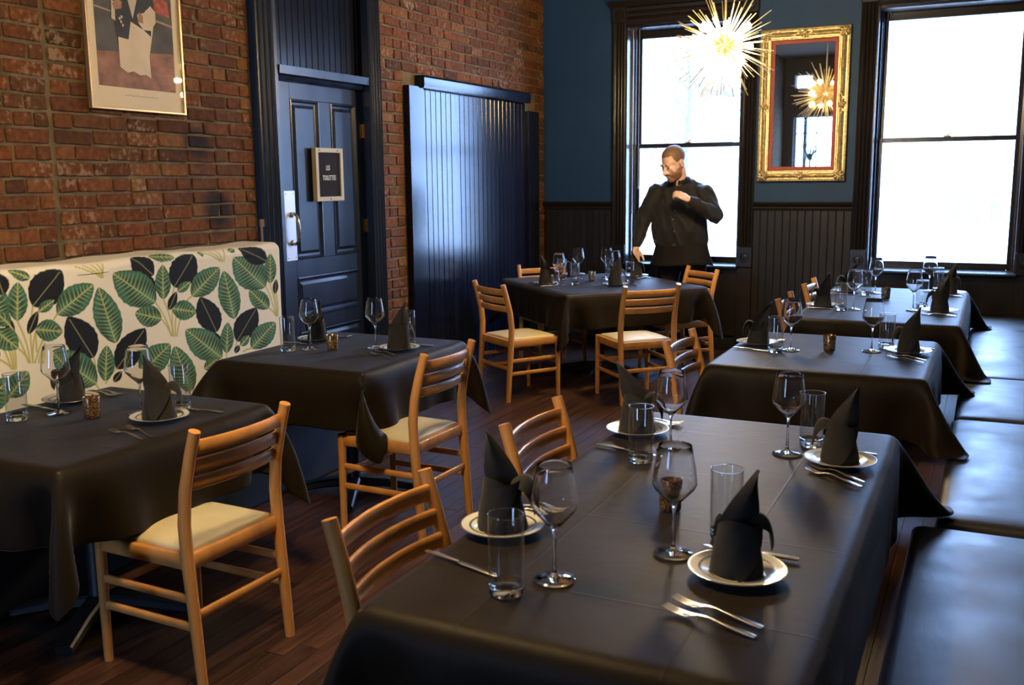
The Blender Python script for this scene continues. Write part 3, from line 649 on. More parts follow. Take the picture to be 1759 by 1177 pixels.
# ------------------------------------------------------------------ tables with draped cloths (relaxed spring cloth)
def drape(a, b, hang, zt, boxes=(), sp=.034, steps=330, seed=0):
    rng = np.random.default_rng(seed); A, B = a + hang, b + hang
    nx = int(round(2 * A / sp)) + 1; ny = int(round(2 * B / sp)) + 1
    X, Y = np.meshgrid(np.linspace(-A, A, nx), np.linspace(-B, B, ny), indexing='ij')
    P = np.stack([X, Y, np.full_like(X, zt)], -1); pin = (np.abs(X) <= a) & (np.abs(Y) <= b)
    w = (~pin).astype(float)[..., None]; P += rng.normal(0, .002, P.shape) * w; V = np.zeros_like(P)
    dx, dy = 2 * A / (nx - 1), 2 * B / (ny - 1); dg = math.hypot(dx, dy); S = slice
    con = []
    for o in (0, 1):
        con.append((( S(o, nx - 1, 2), S(None)), (S(o + 1, nx, 2), S(None)), dx, 1.0)); con.append(((S(None), S(o, ny - 1, 2)), (S(None), S(o + 1, ny, 2)), dy, 1.0))
    for o in (0, 1):
        con.append(((S(o, nx - 1, 2), S(0, ny - 1)), (S(o + 1, nx, 2), S(1, ny)), dg, .55)); con.append(((S(o, nx - 1, 2), S(1, ny)), (S(o + 1, nx, 2), S(0, ny - 1)), dg, .55))
    for o in (0, 1, 2, 3):
        con.append(((S(o, nx - 2, 4), S(None)), (S(o + 2, nx, 4), S(None)), 2 * dx, .5)); con.append(((S(None), S(o, ny - 2, 4)), (S(None), S(o + 2, ny, 4)), 2 * dy, .5))
    for o in range(8):
        con.append(((S(o, nx - 4, 8), S(None)), (S(o + 4, nx, 8), S(None)), 4 * dx, .08)); con.append(((S(None), S(o, ny - 4, 8)), (S(None), S(o + 4, ny, 8)), 4 * dy, .08))
    dt = 1 / 80
    for st in range(steps):
        V[..., 2] -= 9.8 * dt; V *= .965; Q = P.copy(); P = P + V * dt * w
        for it in range(2):
            for i0, i1, L, k in con:
                p, q = P[i0], P[i1]; n0 = p.shape[0] if p.shape[0] < q.shape[0] else q.shape[0]; n1 = min(p.shape[1], q.shape[1])
                p, q = p[:n0, :n1], q[:n0, :n1]; wa, wb_ = w[i0][:n0, :n1], w[i1][:n0, :n1]; d = q - p
                ln = np.sqrt((d * d).sum(-1, keepdims=True)) + 1e-9; c = d * ((ln - L) / ln * k / np.maximum(wa + wb_, 1))
                p += c * wa; q -= c * wb_
        x, y, z = P[..., 0], P[..., 1], P[..., 2]
        ins = (np.abs(x) < a + .004) & (np.abs(y) < b + .004) & (z < zt - .001) & (z > zt - .06) & ~pin
        if ins.any():
            gx, gy = a + .004 - np.abs(x), b + .004 - np.abs(y); sx = ins & (gx < gy); sy = ins & ~sx
            x[sx] = np.sign(x[sx]) * (a + .004); y[sy] = np.sign(y[sy]) * (b + .004)
        for x0, x1, y0, y1, zb in boxes:
            m = (x > x0) & (x < x1) & (y > y0) & (y < y1) & (z < zb + .006)
            up = m & (z > zb - .09); z[up] = zb + .006; P[up, :2] = Q[up, :2] * .6 + P[up, :2] * .4
            lo = m & ~up
            x[lo] = np.where(x[lo] - x0 < x1 - x[lo], x0, x1)
        V = (P - Q) / dt
    idx = np.arange(nx * ny).reshape(nx, ny)
    f = np.stack([idx[:-1, :-1], idx[1:, :-1], idx[1:, 1:], idx[:-1, 1:]], -1).reshape(-1, 4)
    return P.reshape(-1, 3).tolist(), f.tolist()
ZT_ = .755
def table(name, cx, cy, a, b, rz, hang, label, clabel, boxes=(), bases=((0, 0),), seed=0, foot=0.0):
    t = thing('table', label, 'table', (cx, cy, 0), rz, 'restaurant tables')
    MB().box(-a + .006, a - .006, -b + .006, b - .006, .715, ZT_ - .007, c=.004).obj('tabletop', M['tabletop'], t, 0)
    for px, py in bases:
        MB().lathe([(.05, .05), (.036, .09), (.034, .66), (.11, .70), (.12, .714), (0, .714)], 16, (px, py, 0)).obj('column', M['cast'], t)
        fb = MB()
        for k in range(4):
            an = foot + pi / 2 * k
            fb.bar([(px, py, .062), (px + .17 * cos(an), py + .17 * sin(an), .05), (px + .34 * cos(an), py + .34 * sin(an), .018)], [.075, .07, .06], [.05, .042, .035], c=.2)
        fb.obj('base_foot', M['cast'], t)
    v, f = drape(a, b, hang, ZT_, boxes, seed=seed)
    me = bpy.data.meshes.new('tablecloth'); me.from_pydata(v, [], f); me.polygons.foreach_set('use_smooth', [True] * len(f)); me.materials.append(M['linen'])
    c = link('tablecloth', me); c.location = (cx, cy, 0); c.rotation_euler = (0, 0, rz)
    CLOTHS.append(c)
    tag(c, clabel, 'tablecloth', 'black tablecloths')
    return t
def bench_box(cx, cy): return (-.10 - cx, 3, -9, 9, .468)
CLOTHS = []
table('t', -.675, 2.495, .445, .945, 0, .27, 'long table with four plates under black cloth by the front of the black bench', 'black cloth on the long table with four large plates, nearest the camera',
      [bench_box(-.675, 2.495)], ((0, -.5), (0, .5)), 1, pi / 4)
table('t', -.665, 4.955, .475, .54, 0, .27, 'table with two plates between the two longer tables along the black bench', 'brownish lit black cloth on the two-plate table along the black bench', [bench_box(-.665, 4.955)], ((0, 0),), 2, pi / 4)
table('t', -.575, 7.045, .475, .955, 0, .27, 'long table in front of the window at the far end of the black bench', 'bluish lit black cloth on the long table in front of the window', [bench_box(-.575, 7.045)], ((0, -.5), (0, .5)), 3, pi / 4)
table('t', -2.925, 2.465, .435, .495, 0, .27, 'table pushed to the leaf print banquette, further from the blue door', 'black cloth with pointed corner on the banquette table further from the door', [(-.9, -3.2 + 2.925, -9, 9, .482), (2.925 - 2.63, .8, -.27, .16, .47)], ((-.02, 0),), 4, R(28))
table('t', -2.93, 4.09, .435, .49, 0, .27, 'table pushed to the end of the leaf print banquette beside the blue door', 'black cloth on the banquette table beside the blue door', [(-.9, -3.2 + 2.93, -9, .49, .482), (2.93 - 2.65, .8, -.50, -.06, .47)], ((.02, .0),), 5, R(28))
A4 = R(47); N4 = Vector((-2.79, 6.68, 0)); e1 = Vector((cos(A4), sin(A4), 0)); e2 = Vector((-sin(A4), cos(A4), 0))
c4 = N4 + e1 * .625 + e2 * .69
table('t', c4.x, c4.y, .62, .685, A4, .26, 'square table turned diagonally with four chairs where the waiter stands', 'blue shining black cloth on the square table turned diagonally by the waiter', [], ((0, 0),), 6, pi / 4)

# ------------------------------------------------------------------ chairs
def make_chair():
    t = thing('dining_chair', 'x', 'chair', (0, 0, 0), 0, 'honey wood ladder-back dining chairs'); w = M['wood']
    for s in (-1, 1):
        pts = [(s * .212, -.235, 0), (s * .212, -.222, .20), (s * .212, -.205, .42), (s * .212, -.20, .55), (s * .211, -.212, .66), (s * .210, -.240, .77), (s * .209, -.268, .862)]
        MB().tube(pts, [.0165, .0185, .020, .020, .019, .018, .0175], 12, 1.12, (1, 0, 0)).obj('rear_leg', w, t, 50)
        MB().tube([(s * .208, .205, 0), (s * .208, .203, .25), (s * .208, .200, .452)], [.015, .017, .0185], 12, 1.05, (1, 0, 0)).obj('front_leg', w, t, 50)
        MB().bar([(s * .208, -.205, .300), (s * .208, .20, .300)], .015, .028, c=.25).obj('side_stretcher', w, t, 50)
        MB().bar([(s * .208, -.215, .205), (s * .208, .20, .205)], .015, .028, c=.25).obj('side_stretcher', w, t, 50)
    MB().bar([(-.208, -.218, .245), (.208, -.218, .245)], .015, .030, c=.25).obj('rear_stretcher', w, t, 50)
    MB().bar([(-.208, .20, .265), (.208, .20, .265)], .015, .030, c=.25).obj('front_stretcher', w, t, 50)
    fr = MB()
    for s in (-1, 1): fr.bar([(s * .206, -.20, .425), (s * .206, .20, .425)], .022, .052, c=.12)
    fr.bar([(-.206, -.203, .425), (.206, -.203, .425)], .022, .052, c=.12).bar([(-.206, .203, .425), (.206, .203, .425)], .022, .052, c=.12)
    fr.obj('seat_frame', w, t, 50)
    MB().rbox(-.193, .193, -.190, .192, .430, .462, .012, 7, .022).obj('seat_cushion', M['cream'], t)
    for z, y, h in ((.805, -.252, .046), (.742, -.233, .044), (.681, -.217, .042)):
        pts = []
        for k in range(11):
            u = -1 + .2 * k; pts.append((u * .205, y + .004 - .030 * (1 - u * u), z))
        MB().bar(pts, .013, h, c=.3).obj('slat', w, t, 50)
    return t
CH0 = make_chair(); first = [True]
def chair(x, y, face, label):
    """x, y of the seat middle, face = direction the sitter looks"""
    rz = face - pi / 2
    if first[0]: CH0.location = (x, y, 0); CH0.rotation_euler = (0, 0, rz); CH0['label'] = label; first[0] = False
    else: dup(CH0, (x, y, 0), rz, label)
chair(-2.41, 2.412, pi - .03, 'honey wood chair with cream seat at the banquette table further from the door')
chair(-2.435, 3.825, pi - .03, 'honey wood chair with cream seat at the banquette table beside the blue door')
chair(-1.03, 1.93, 0, 'honey wood chair back at the long table, further from the waiter')
chair(-1.05, 2.865, 0, 'honey wood chair back at the long table, closer to the waiter')
chair(-1.04, 4.545, -.02, 'honey wood chair at the two-plate table beside the aisle')
chair(-.87, 6.33, 0, 'small looking chair back at the window table, closer to the two-plate table')
chair(-.87, 7.28, 0, 'small looking chair back at the window table, closer to the window')
chair(-3.115, 6.565, R(57), 'honey wood chair with cream seat beside the dark boarded opening')
chair(-2.285, 6.79, R(135), 'honey wood chair with cream seat on the aisle side of the square table')
chair(-3.34, 7.71, R(-43), 'honey wood chair on the brick corner side of the square table')
chair(-2.29, 7.83, R(229), 'honey wood chair standing in front of the waiter at the square table')

# ------------------------------------------------------------------ tableware
ZC = .7585
def plate_mesh():
    b = MB(); P_ = [(0, .004), (.045, .004), (.058, .0048), (.0625, .0062), (.068, .009), (.079, .0128), (.085, .0140), (.098, .0164), (.1035, .0176), (.1068, .0176), (.1072, .0168), (.1055, .0160), (.085, .0105), (.068, .004), (.060, .001), (.056, 0), (.052, .0012), (0, .0012)]
    for k in range(len(P_) - 1): b.mi = 1 if k in (2, 5, 8, 9) else 0; b.lathe(P_[k:k + 2], 48)
    return b.mesh('plate', [M['china'], M['band']], 60, True)
def wine_mesh():
    out = [(0, .0), (.044, 0), (.0455, .0012), (.044, .003), (.026, .0055), (.010, .010), (.0048, .018), (.0038, .05), (.0038, .095), (.0052, .112), (.011, .120), (.030, .139), (.047, .158), (.0515, .168), (.0510, .178), (.0470, .210), (.0415, .240), (.0385, .2575)]
    inn = [(.0378, .2588), (.0371, .2575), (.0401, .240), (.0456, .210), (.0497, .178), (.0502, .168), (.0457, .1592), (.029, .1412), (.012, .124), (.004, .119), (0, .1185)]
    return MB().lathe(out + inn, 36).mesh('wine_glass', M['glass'], 50, True)
def tumbler_mesh():
    b = MB(); b.lathe([(0, .0), (.034, .0), (.0365, .003), (.0372, .010), (.03735, .022), (.0345, .0215), (.030, .0175), (.018, .0155), (0, .015)], 36); b.mi = 1
    b.lathe([(.0374, .0225), (.0385, .1715), (.0378, .1733), (.0368, .1715), (.0355, .0225)], 36)
    b.mi = 0; b.lathe([(.0378 + .0012 * cos(2 * pi * k / 8), .1728 + .0012 * sin(2 * pi * k / 8)) for k in range(9)], 36)
    return b.mesh('tumbler', [M['glass'], M['thin']], 50, True)
def napkin_mesh(seed):
    """a stiff napkin wrapped into a cup, a collar folded over its front, a tall curled leaf point and a side lobe"""
    rg = random.Random(seed); b = MB(); n = 36; rs = []
    for z, r in ((0, .050), (.012, .0505), (.035, .047), (.060, .0425), (.080, .039), (.094, .037)):
        ring = []
        for j in range(n + 1):
            a = 2 * pi * j / n * 1.08 - pi / 2; rr = r * (1 + .06 * j / n) * (1 + .035 * sin(2 * a + seed) + .02 * sin(5 * a + 2 * seed) * (1 - z * 6))
            zz = z * (1 + .30 * cos(a + pi / 2 + .5)) if z > .02 else z
            ring.append((rr * cos(a) * 1.06, rr * sin(a) * .94, zz))
        rs.append(ring)
    b.rings(rs, cap=False, closed=False)
    rows = []                                   # collar: a flat band folded down to a point off-centre
    for i in range(9):
        u = i / 8; row = []
        for j in range(15):
            v = -1 + j / 7; w = (1.15 * (1 - u) + .03); a = -pi / 2 + .18 + v * w - .35 * u
            z = .105 + .012 * v * (1 - u) - u * .108; rr = .044 + .014 * sin(u * pi * .5) + .008 * u ** 3
            row.append((rr * cos(a) * 1.06, rr * sin(a) * .96, max(z, .003)))
        rows.append(row)
    b.rings(rows, cap=False, closed=False)
    lean = rg.uniform(.18, .38) * (-1 if seed < 3 else 1); tw = rg.uniform(-.5, .5); rows = []          # tall leaf point, folded like a boat along its middle
    for i in range(17):
        u = i / 16; hw = (.036 * (1 - u ** 1.6) ** .9 * (1 + .30 * sin(pi * min(1, u * 1.25)))) + .0008; row = []; ct, st_ = cos(tw * u), sin(tw * u)
        for j in range(11):
            v = -1 + j / 5; x = hw * v; y = -.020 * (1 - abs(v) ** 1.3) * (1 - .35 * u) + .016
            row.append((x * ct - y * st_ + lean * .17 * u ** 1.6, x * st_ + y * ct - .012 * u, .055 + .165 * u + .010 * abs(v) * (1 - u)))
        rows.append(row)
    b.rings(rows, cap=False, closed=False)
    rows = []                                   # short folded layer beside it
    for i in range(9):
        u = i / 8; hw = .024 * (1 - u) ** .6 + .0008
        rows.append([(-.022 - .012 * u + hw * v, .014 + .010 * abs(v), .07 + .050 * u) for v in (-1, -.5, 0, .5, 1)])
    b.rings(rows, cap=False, closed=False)
    sd = -1 if seed == 4 else 1             # rounded lobe hanging out at one side
    rows = []
    for i in range(13):
        u = i / 12; c = .020 + .058 * sin(u * pi * .5); zz = .098 + .020 * sin(u * pi) - .062 * u ** 2; hw = .030 * (sin(pi * (.12 + .86 * u)) ** .7) + .0008
        rows.append([(sd * (c - .004 * v * v), .008 + hw * v * .8, zz + hw * v * .35 + .012 * (1 - v * v)) for v in (-1, -.7, -.35, 0, .35, .7, 1)])
    b.rings(rows, cap=False, closed=False)
    return b.mesh('napkin', M['napkin'], 55)
def fork_mesh():
    b = MB()
    b.bar([(0, 0, .003), (.02, 0, .004), (.06, 0, .007), (.10, 0, .011), (.125, 0, .009), (.138, 0, .006)], [.014, .016, .011, .006, .007, .016], [.002, .003, .003, .0035, .003, .0022], c=.3)
    b.bar([(.136, 0, .0062), (.145, 0, .004), (.157, 0, .003)], [.015, .0235, .024], [.0022, .002, .002], c=.3)
    for k in range(4):
        yy = -.0096 + .0064 * k
        b.bar([(.155, yy, .003), (.17, yy, .0032), (.19, yy, .006), (.202, yy * .97, .009)], [.0044, .0038, .0034, .002], [.002, .002, .0018, .0014], c=.3)
    return b.mesh('fork', M['steel'], 60)
def knife_mesh():
    b = MB(); b.bar([(0, 0, .004), (.03, 0, .0045), (.08, 0, .005), (.105, 0, .005)], [.013, .0165, .0135, .011], [.005, .007, .0065, .005], c=.35)
    b.bar([(.103, 0, .004), (.12, .001, .0035), (.18, .001, .0025), (.21, -.001, .002), (.222, -.005, .0015)], [.011, .019, .020, .015, .003], [.003, .0018, .0014, .0012, .001], c=.3)
    return b.mesh('knife', M['steel'], 60)
PM, WM, TM, FM, KM = plate_mesh(), wine_mesh(), tumbler_mesh(), fork_mesh(), knife_mesh(); NM = [napkin_mesh(k) for k in (1, 2, 3, 4)]
def put(name, me, x, y, rz, label, cat, group, z=ZC):
    o = link(name, me); o.location = (x, y, z); o.rotation_euler = (0, 0, rz); return tag(o, label, cat, group)
def setting(where, face, pl, wi, tu, forks, knife, nrot=None, nk=0, nsc=1.0, ft=0, kn=0):
    """face = direction the diner looks"""
    fx, fy = cos(face), sin(face); lx, ly = -fy, fx
    put('plate', PM, *pl, 0, 'round pale plate, ' + where, 'plate', 'dinner plates')
    o = put('napkin', NM[nk], *pl, nrot if nrot is not None else face + pi / 2, 'black folded pointed napkin, ' + where, 'napkin', 'folded black napkins', ZC + .0045); o.scale = (nsc,) * 3
    put('wine_glass', WM, *wi, 0, 'stemmed wine glass, ' + where, 'wine glass', 'wine glasses')
    put('tumbler', TM, *tu, 0, 'straight clear tumbler, ' + where, 'tumbler', 'water tumblers')
    if not forks:
        forks = [((pl[0] + lx * s + fx * .10, pl[1] + ly * s + fy * .10), (pl[0] + lx * s - fx * .09, pl[1] + ly * s - fy * .09)) for s in (.135, .165)]
    for k, (a, h) in enumerate(forks):
        put('fork', FM, *h, math.atan2(a[1] - h[1], a[0] - h[0]), ('outer' if k else 'inner') + ' steel fork, ' + where, 'fork', 'forks')
    if knife is None: knife = ((pl[0] - lx * .135 - fx * .11, pl[1] - ly * .135 - fy * .11), (pl[0] - lx * .135 + fx * .10, pl[1] - ly * .135 + fy * .10))
    h, a = knife; put('knife', KM, *h, math.atan2(a[1] - h[1], a[0] - h[0]), 'steel table knife, ' + where, 'knife', 'table knives')
LT, TT, WT, BT, DT, ST_ = 'large long table', 'two-plate bench table', 'table at window', 'banquette table away from door', 'banquette table beside door', 'square table by waiter'
setting('chair side, end away from windows, ' + LT, 0, (-1.035, 2.075), (-.797, 1.845), (-.862, 1.74), [], ((-1.13, 1.864), (-.924, 1.809)), R(2), 0, 1.12)
setting('chair side, end towards windows, ' + LT, 0, (-1.03, 3.10), (-.862, 2.926), (-.911, 2.777), [], ((-1.10, 2.89), (-.92, 2.855)), R(8), 1, 1.1)
setting('bench side, end away from windows, ' + LT, pi, (-.445, 2.038), (-.606, 2.095), (-.520, 2.242), [((-.554, 1.809), (-.344, 1.749)), ((-.543, 1.857), (-.340, 1.793))], ((-.335, 2.165), (-.56, 2.17)), R(28), 2, 1.05)
setting('bench side, end towards windows, ' + LT, pi, (-.357, 3.0), (-.519, 3.039), (-.467, 3.172), [((-.462, 2.905), (-.27, 2.775)), ((-.46, 2.955), (-.268, 2.82))], ((-.262, 3.12), (-.49, 3.125)), R(12), 3, 1.05)
setting('chair side, ' + TT, 0, (-1.028, 5.03), (-.842, 4.918), (-.903, 4.84), [], ((-1.115, 4.868), (-.90, 4.83)), R(190), 1)
setting('bench side, ' + TT, pi, (-.306, 5.055), (-.473, 5.035), (-.417, 5.166), [((-.405, 4.92), (-.222, 4.79)), ((-.40, 4.97), (-.215, 4.86))], None, R(10), 3, 1.0)
setting('chair side, end away from window, ' + WT, 0, (-.945, 6.66), (-.742, 6.588), (-.813, 6.53), [], ((-1.02, 6.55), (-.80, 6.55)), R(190), 0)
setting('chair side, window end, ' + WT, 0, (-.90, 7.54), (-.707, 7.56), (-.757, 7.43), [], None, R(190), 1)
setting('bench side, end away from window, ' + WT, pi, (-.235, 6.65), (-.391, 6.666), (-.353, 6.892), [((-.33, 6.50), (-.135, 6.47)), ((-.33, 6.535), (-.135, 6.50))], None, R(8), 3, 1.05)
setting('bench side, window end, ' + WT, pi, (-.215, 7.70), (-.358, 7.82), (-.300, 7.86), [], None, R(15), 2)
setting('banquette side, ' + BT, 0, (-3.245, 2.66), (-3.112, 2.494), (-3.171, 2.361), [], None, R(190), 1)
setting('aisle side, ' + BT, pi, (-2.69, 2.58), (-2.822, 2.62), (-2.738, 2.737), [((-2.715, 2.38), (-2.52, 2.338)), ((-2.70, 2.44), (-2.512, 2.375))], ((-2.53, 2.735), (-2.75, 2.745)), R(35), 0, 1.08)
setting('banquette side, ' + DT, 0, (-3.24, 4.257), (-3.102, 4.02), (-3.179, 3.935), [], None, R(170), 0)
setting('aisle side, ' + DT, pi, (-2.667, 4.18), (-2.808, 4.18), (-2.727, 4.37), [((-2.74, 4.03), (-2.55, 3.94)), ((-2.75, 4.09), (-2.565, 4.01))], ((-2.54, 4.31), (-2.76, 4.33)), R(48), 2, 1.08)
setting('boarded opening side, ' + ST_, A4, (-3.205, 7.26), (-3.09, 7.255), (-2.985, 7.345), [], None, R(0), 0, 1.05)
setting('aisle side, ' + ST_, A4 + pi / 2, (-2.648, 7.375), (-2.752, 7.64), (-2.60, 7.58), [((-2.83, 7.30), (-2.66, 7.10)), ((-2.80, 7.33), (-2.63, 7.13))], None, R(20), 2, 1.05)
setting('brick corner side, ' + ST_, A4 - pi / 2, (-3.27, 8.01), (-3.14, 7.80), (-3.23, 7.66), [], None, R(190), 1)
setting('waiter side, ' + ST_, A4 + pi, (-2.72, 8.10), (-2.93, 7.93), (-2.86, 7.80), [], None, R(185), 3)
def votive_mesh(m): return MB().lathe([(0, 0), (.026, 0), (.0275, .003), (.0285, .012), (.0315, .077), (.0305, .079), (.0292, .077), (.0265, .014), (.02, .010), (0, .010)], 28).mesh('votive_holder', M[m], 50, True)
wax = MB().lathe([(0, .011), (.0255, .011), (.0262, .034), (.018, .033), (0, .0325)], 20).tube([(0, 0, .032), (.001, 0, .042)], .0008, 6).mesh('candle', M['wax'], 50)
for x, y, mm, lb in ((-.70, 2.385, 'votamber', 'amber glass candle holder behind a wine glass on the long four-plate table'), (-.665, 4.973, 'votive', 'gold flecked candle holder on the two-plate table by the bench'),
                     (-.605, 7.226, 'votgrey', 'dark silver flecked candle holder on the table at the window'), (-2.94, 2.497, 'votamber', 'brownish silver candle holder on the banquette table away from the door'),
                     (-2.975, 4.034, 'votive', 'gold flecked candle holder on the banquette table by the blue door'), (-2.95, 7.637, 'votgrey', 'grey flecked candle holder on the square table by the waiter')):
    o = put('candle_holder', votive_mesh(mm), x, y, 0, lb, 'candle holder', 'votive candle holders'); link('candle', wax, o)

# ------------------------------------------------------------------ starburst chandeliers
def chandelier(loc, label):
    t = thing('chandelier', label, 'chandelier', loc, 0, 'starburst chandeliers'); b = M['brass']
    MB().lathe([(.055 * sin(pi * k / 12), -.055 * cos(pi * k / 12)) for k in range(13)], 20).obj('core', b, t)
    MB().tube([(0, 0, .05), (0, 0, CE - loc[2] - .03)], .007, 10).lathe([(.02, .05), (.02, .10), (.012, .115)], 12, cap=True).obj('rod', b, t)
    MB().lathe([(0, -.03), (.06, -.028), (.075, -.01), (.075, 0), (0, 0)], 24, (0, 0, CE - loc[2])).obj('ceiling_rose', b, t)
    rg = random.Random(4); sp = [MB().tube([(0, 0, .045), (0, 0, l)], [.0036, .0032], 6).mesh('spike', b, 60) for l in (.29, .33, .37)]
    nS = 150; ga = pi * (3 - 5 ** .5)
    bulbs = []
    for zz, cnt, off in ((.62, 4, .3), (-.62, 4, 1.1), (0, 4, .75)):
        for k in range(cnt):
            a = off + 2 * pi * k / cnt; r = math.sqrt(1 - zz * zz); bulbs.append(Vector((r * cos(a), r * sin(a), zz)))
    for d in bulbs:
        q = d.to_track_quat('Z', 'Y').to_euler()
        o = MB().tube([(0, 0, .05), (0, 0, .13)], .005, 8).lathe([(.004, .125), (.012, .13), (.0125, .155), (.0, .156)], 12).obj('socket', b, t); o.rotation_euler = q
        g = MB().lathe([(.0, .155), (.009, .157), (.017, .170), (.0205, .184), (.019, .198), (.012, .209), (0, .213)], 16).obj('bulb', M['bulb'], o)
    for i in range(nS):
        z = 1 - 2 * (i + .5) / nS; a = ga * i; d = Vector((math.sqrt(1 - z * z) * cos(a), math.sqrt(1 - z * z) * sin(a), z))
        d = (d + Vector((rg.uniform(-.09, .09), rg.uniform(-.09, .09), rg.uniform(-.09, .09)))).normalized()
        if d.z > .965 or any(d.dot(q) > .985 for q in bulbs): continue
        o = link('spike', rg.choice(sp), t); o.rotation_euler = d.to_track_quat('Z', 'Y').to_euler()
    return t
chandelier((-1.662, 6.75, 2.48), 'lit gold starburst chandelier hanging before the windows')
chandelier((-1.66, 1.9, 2.55), 'lit gold starburst chandelier hanging over the aisle away from the windows')

# ------------------------------------------------------------------ gilt mirror
mr_ = thing('wall_mirror', 'tall mirror in ornate gilt frame with red liner between the windows', 'mirror', (-1.515, YB, 2.215))
HW, HH = .38, .655
def frame_rings(prof, hw, hh):
    rs = []
    for ins, d in prof: rs.append([(-hw + ins, -d, -hh + ins), (hw - ins, -d, -hh + ins), (hw - ins, -d, hh - ins), (-hw + ins, -d, hh - ins)])
    return rs
fr_ = MB().rings(frame_rings([(0, 0), (0, .030), (.006, .040), (.014, .042), (.020, .034), (.030, .034), (.040, .046), (.052, .052), (.062, .048), (.072, .036), (.080, .034), (.086, .040), (.094, .040), (.100, .028), (.104, .016)], HW, HH), cap=False).obj('frame', M['gold'], mr_, 25)
MB().rings(frame_rings([(.100, .018), (.103, .024), (.128, .020), (.130, .006)], HW, HH), cap=False).obj('liner', M['red'], mr_, 25)
bx('mirror_glass', M['mirror'], mr_, -HW + .118, HW - .118, -.012, -.006, -HH + .118, HH - .118, c=0)
def scroll(cx, cz, rot, s, corner):
    b = MB(); b.X = Matrix.Translation((cx, -.046, cz)) @ Matrix.Rotation(rot, 4, 'Y') @ Matrix.Scale(s, 4)
    b.lathe([(0, .0), (.0, .0)], 3) if False else None
    for k in range(7):
        a = pi * 2 * k / 7; b.tube([(0, -.004, 0), (.012 * cos(a), -.012, .012 * sin(a)), (.026 * cos(a), -.010, .026 * sin(a)), (.034 * cos(a + .25), .002, .034 * sin(a + .25))], [.007, .009, .009, .003], 8)
    b.tube([(0, -.018, -.001), (0, -.016, .001)], [.010, .010], 10)
    if corner:
        for k in range(9): a = 2 * pi * k / 9; b.tube([(.020 * cos(a), -.004, .020 * sin(a)), (.033 * cos(a + .4), -.006, .033 * sin(a + .4)), (.038 * cos(a + .8), .004, .038 * sin(a + .8))], [.006, .007, .003], 8)
    for sd in () if corner else (-1, 1):
        pts = [(sd * (.03 + .012 * k), -.004 + .002 * sin(k), (.012 * sin(k * .8)) * (1 if not corner else 1)) for k in range(8)]
        b.tube(pts, [.008, .009, .007, .008, .006, .007, .004, .002], 8)
        c = (sd * .052, -.004, .018); b.tube([(c[0] + .011 * (1 - k / 14) * cos(k * .9), c[1] - .002, c[2] + .011 * (1 - k / 14) * sin(k * .9)) for k in range(12)], .0042, 6)
    return b.obj('corner_ornament' if corner else 'centre_ornament', M['gold'], mr_, 50)
for sx in (-1, 1):
    for sz in (-1, 1): scroll(sx * (HW - .052), sz * (HH - .052), R(45) * (-sx * sz), 1.25, True)
    scroll(sx * (HW - .055), 0, R(90), 1.0, False); scroll(0, sx * (HH - .055), 0, 1.0, False)
for sx in (-1, 1):      # wavy ribs along the rails
    MB().tube([(sx * (HW - .058 - .012 * sin(2 * pi * k / 10)), -.052, -.56 + .028 * k) for k in range(41)], .0055, 8).obj('rail_scroll', M['gold'], mr_)
    MB().tube([(-.29 + .0145 * k, -.052, sx * (HH - .058 - .010 * sin(2 * pi * k / 10))) for k in range(41)], .0055, 8).obj('rail_scroll', M['gold'], mr_)

# ------------------------------------------------------------------ framed print of a waiter's apron on the bricks
po = thing('framed_print', 'framed print of an aproned waiter with wide pale mat on the brick wall', 'picture', (-3.99, 3.835, 2.5)); po.rotation_euler = (R(-.4), 0, 0)
def flat(pts, x, m, name, par=po):      # pts in (y, z) relative to the frame centre
    return MB().prism(pts, 0, x, x + .0012).obj(name, m, par, 0)
yl, yr, zb, zt = -.315, .315, -.527, .47
f_ = MB()
for a in ((yl, yl + .012, zb, zt), (yr - .012, yr, zb, zt), (yl + .012, yr - .012, zb, zb + .012), (yl + .012, yr - .012, zt - .012, zt)): f_.box(0, .028, *a, c=.002)
f_.obj('frame', mat('pale_gold_frame', (.42, .30, .16), .35, metal=.7), po, 0)
bx('mat_board', mat('pale_mat_board', (.86, .74, .56), .8), po, .006, .014, yl + .01, yr - .01, zb + .01, zt - .01, c=0)
y0, y1, z0, z1 = -.253, .256, -.412, .40
def rel(u, v): return (y0 + u * (y1 - y0), z0 + v)
PA = dict(wall=mat('print_slate', (.11, .105, .10), .7, noise_=(8, .3)), floor=mat('print_maroon', (.32, .16, .10), .7, noise_=(12, .4)), apron=mat('print_linen', (.78, .66, .52), .7, noise_=(9, .08)), vest=mat('print_black', (.02, .022, .025), .6), skin=mat('print_skin', (.42, .22, .13), .7), shirt=mat('print_shirt', (.62, .54, .43), .7), redp=mat('print_red', (.45, .10, .05), .7, noise_=(30, .6)), line=mat('print_rail', (.45, .3, .2), .7), grey=mat('print_grey', (.28, .24, .18), .8))
flat([rel(0, 0), rel(1, 0), rel(1, .20), rel(0, .165)], .0145, PA['floor'], 'print_floor'); flat([rel(0, .165), rel(1, .20), rel(1, .81), rel(0, .81)], .0145, PA['wall'], 'print_wall')
flat([rel(.66, .36), rel(1, .335), rel(1, .345), rel(.66, .372)], .0152, PA['line'], 'print_rail'); flat([rel(0, .372), rel(.2, .36), rel(.2, .368), rel(0, .382)], .0152, PA['line'], 'print_rail')
flat([rel(.70, .40), rel(.97, .385), rel(.95, .46), rel(.85, .50), rel(.72, .47)], .0152, PA['redp'], 'print_fruit')
flat([rel(.23, .35), rel(.27, .21), rel(.40, .22), rel(.42, .29), rel(.66, .26), rel(.78, .34), rel(.72, .62), rel(.25, .62), rel(.2, .45)], .0160, PA['vest'], 'print_jacket')
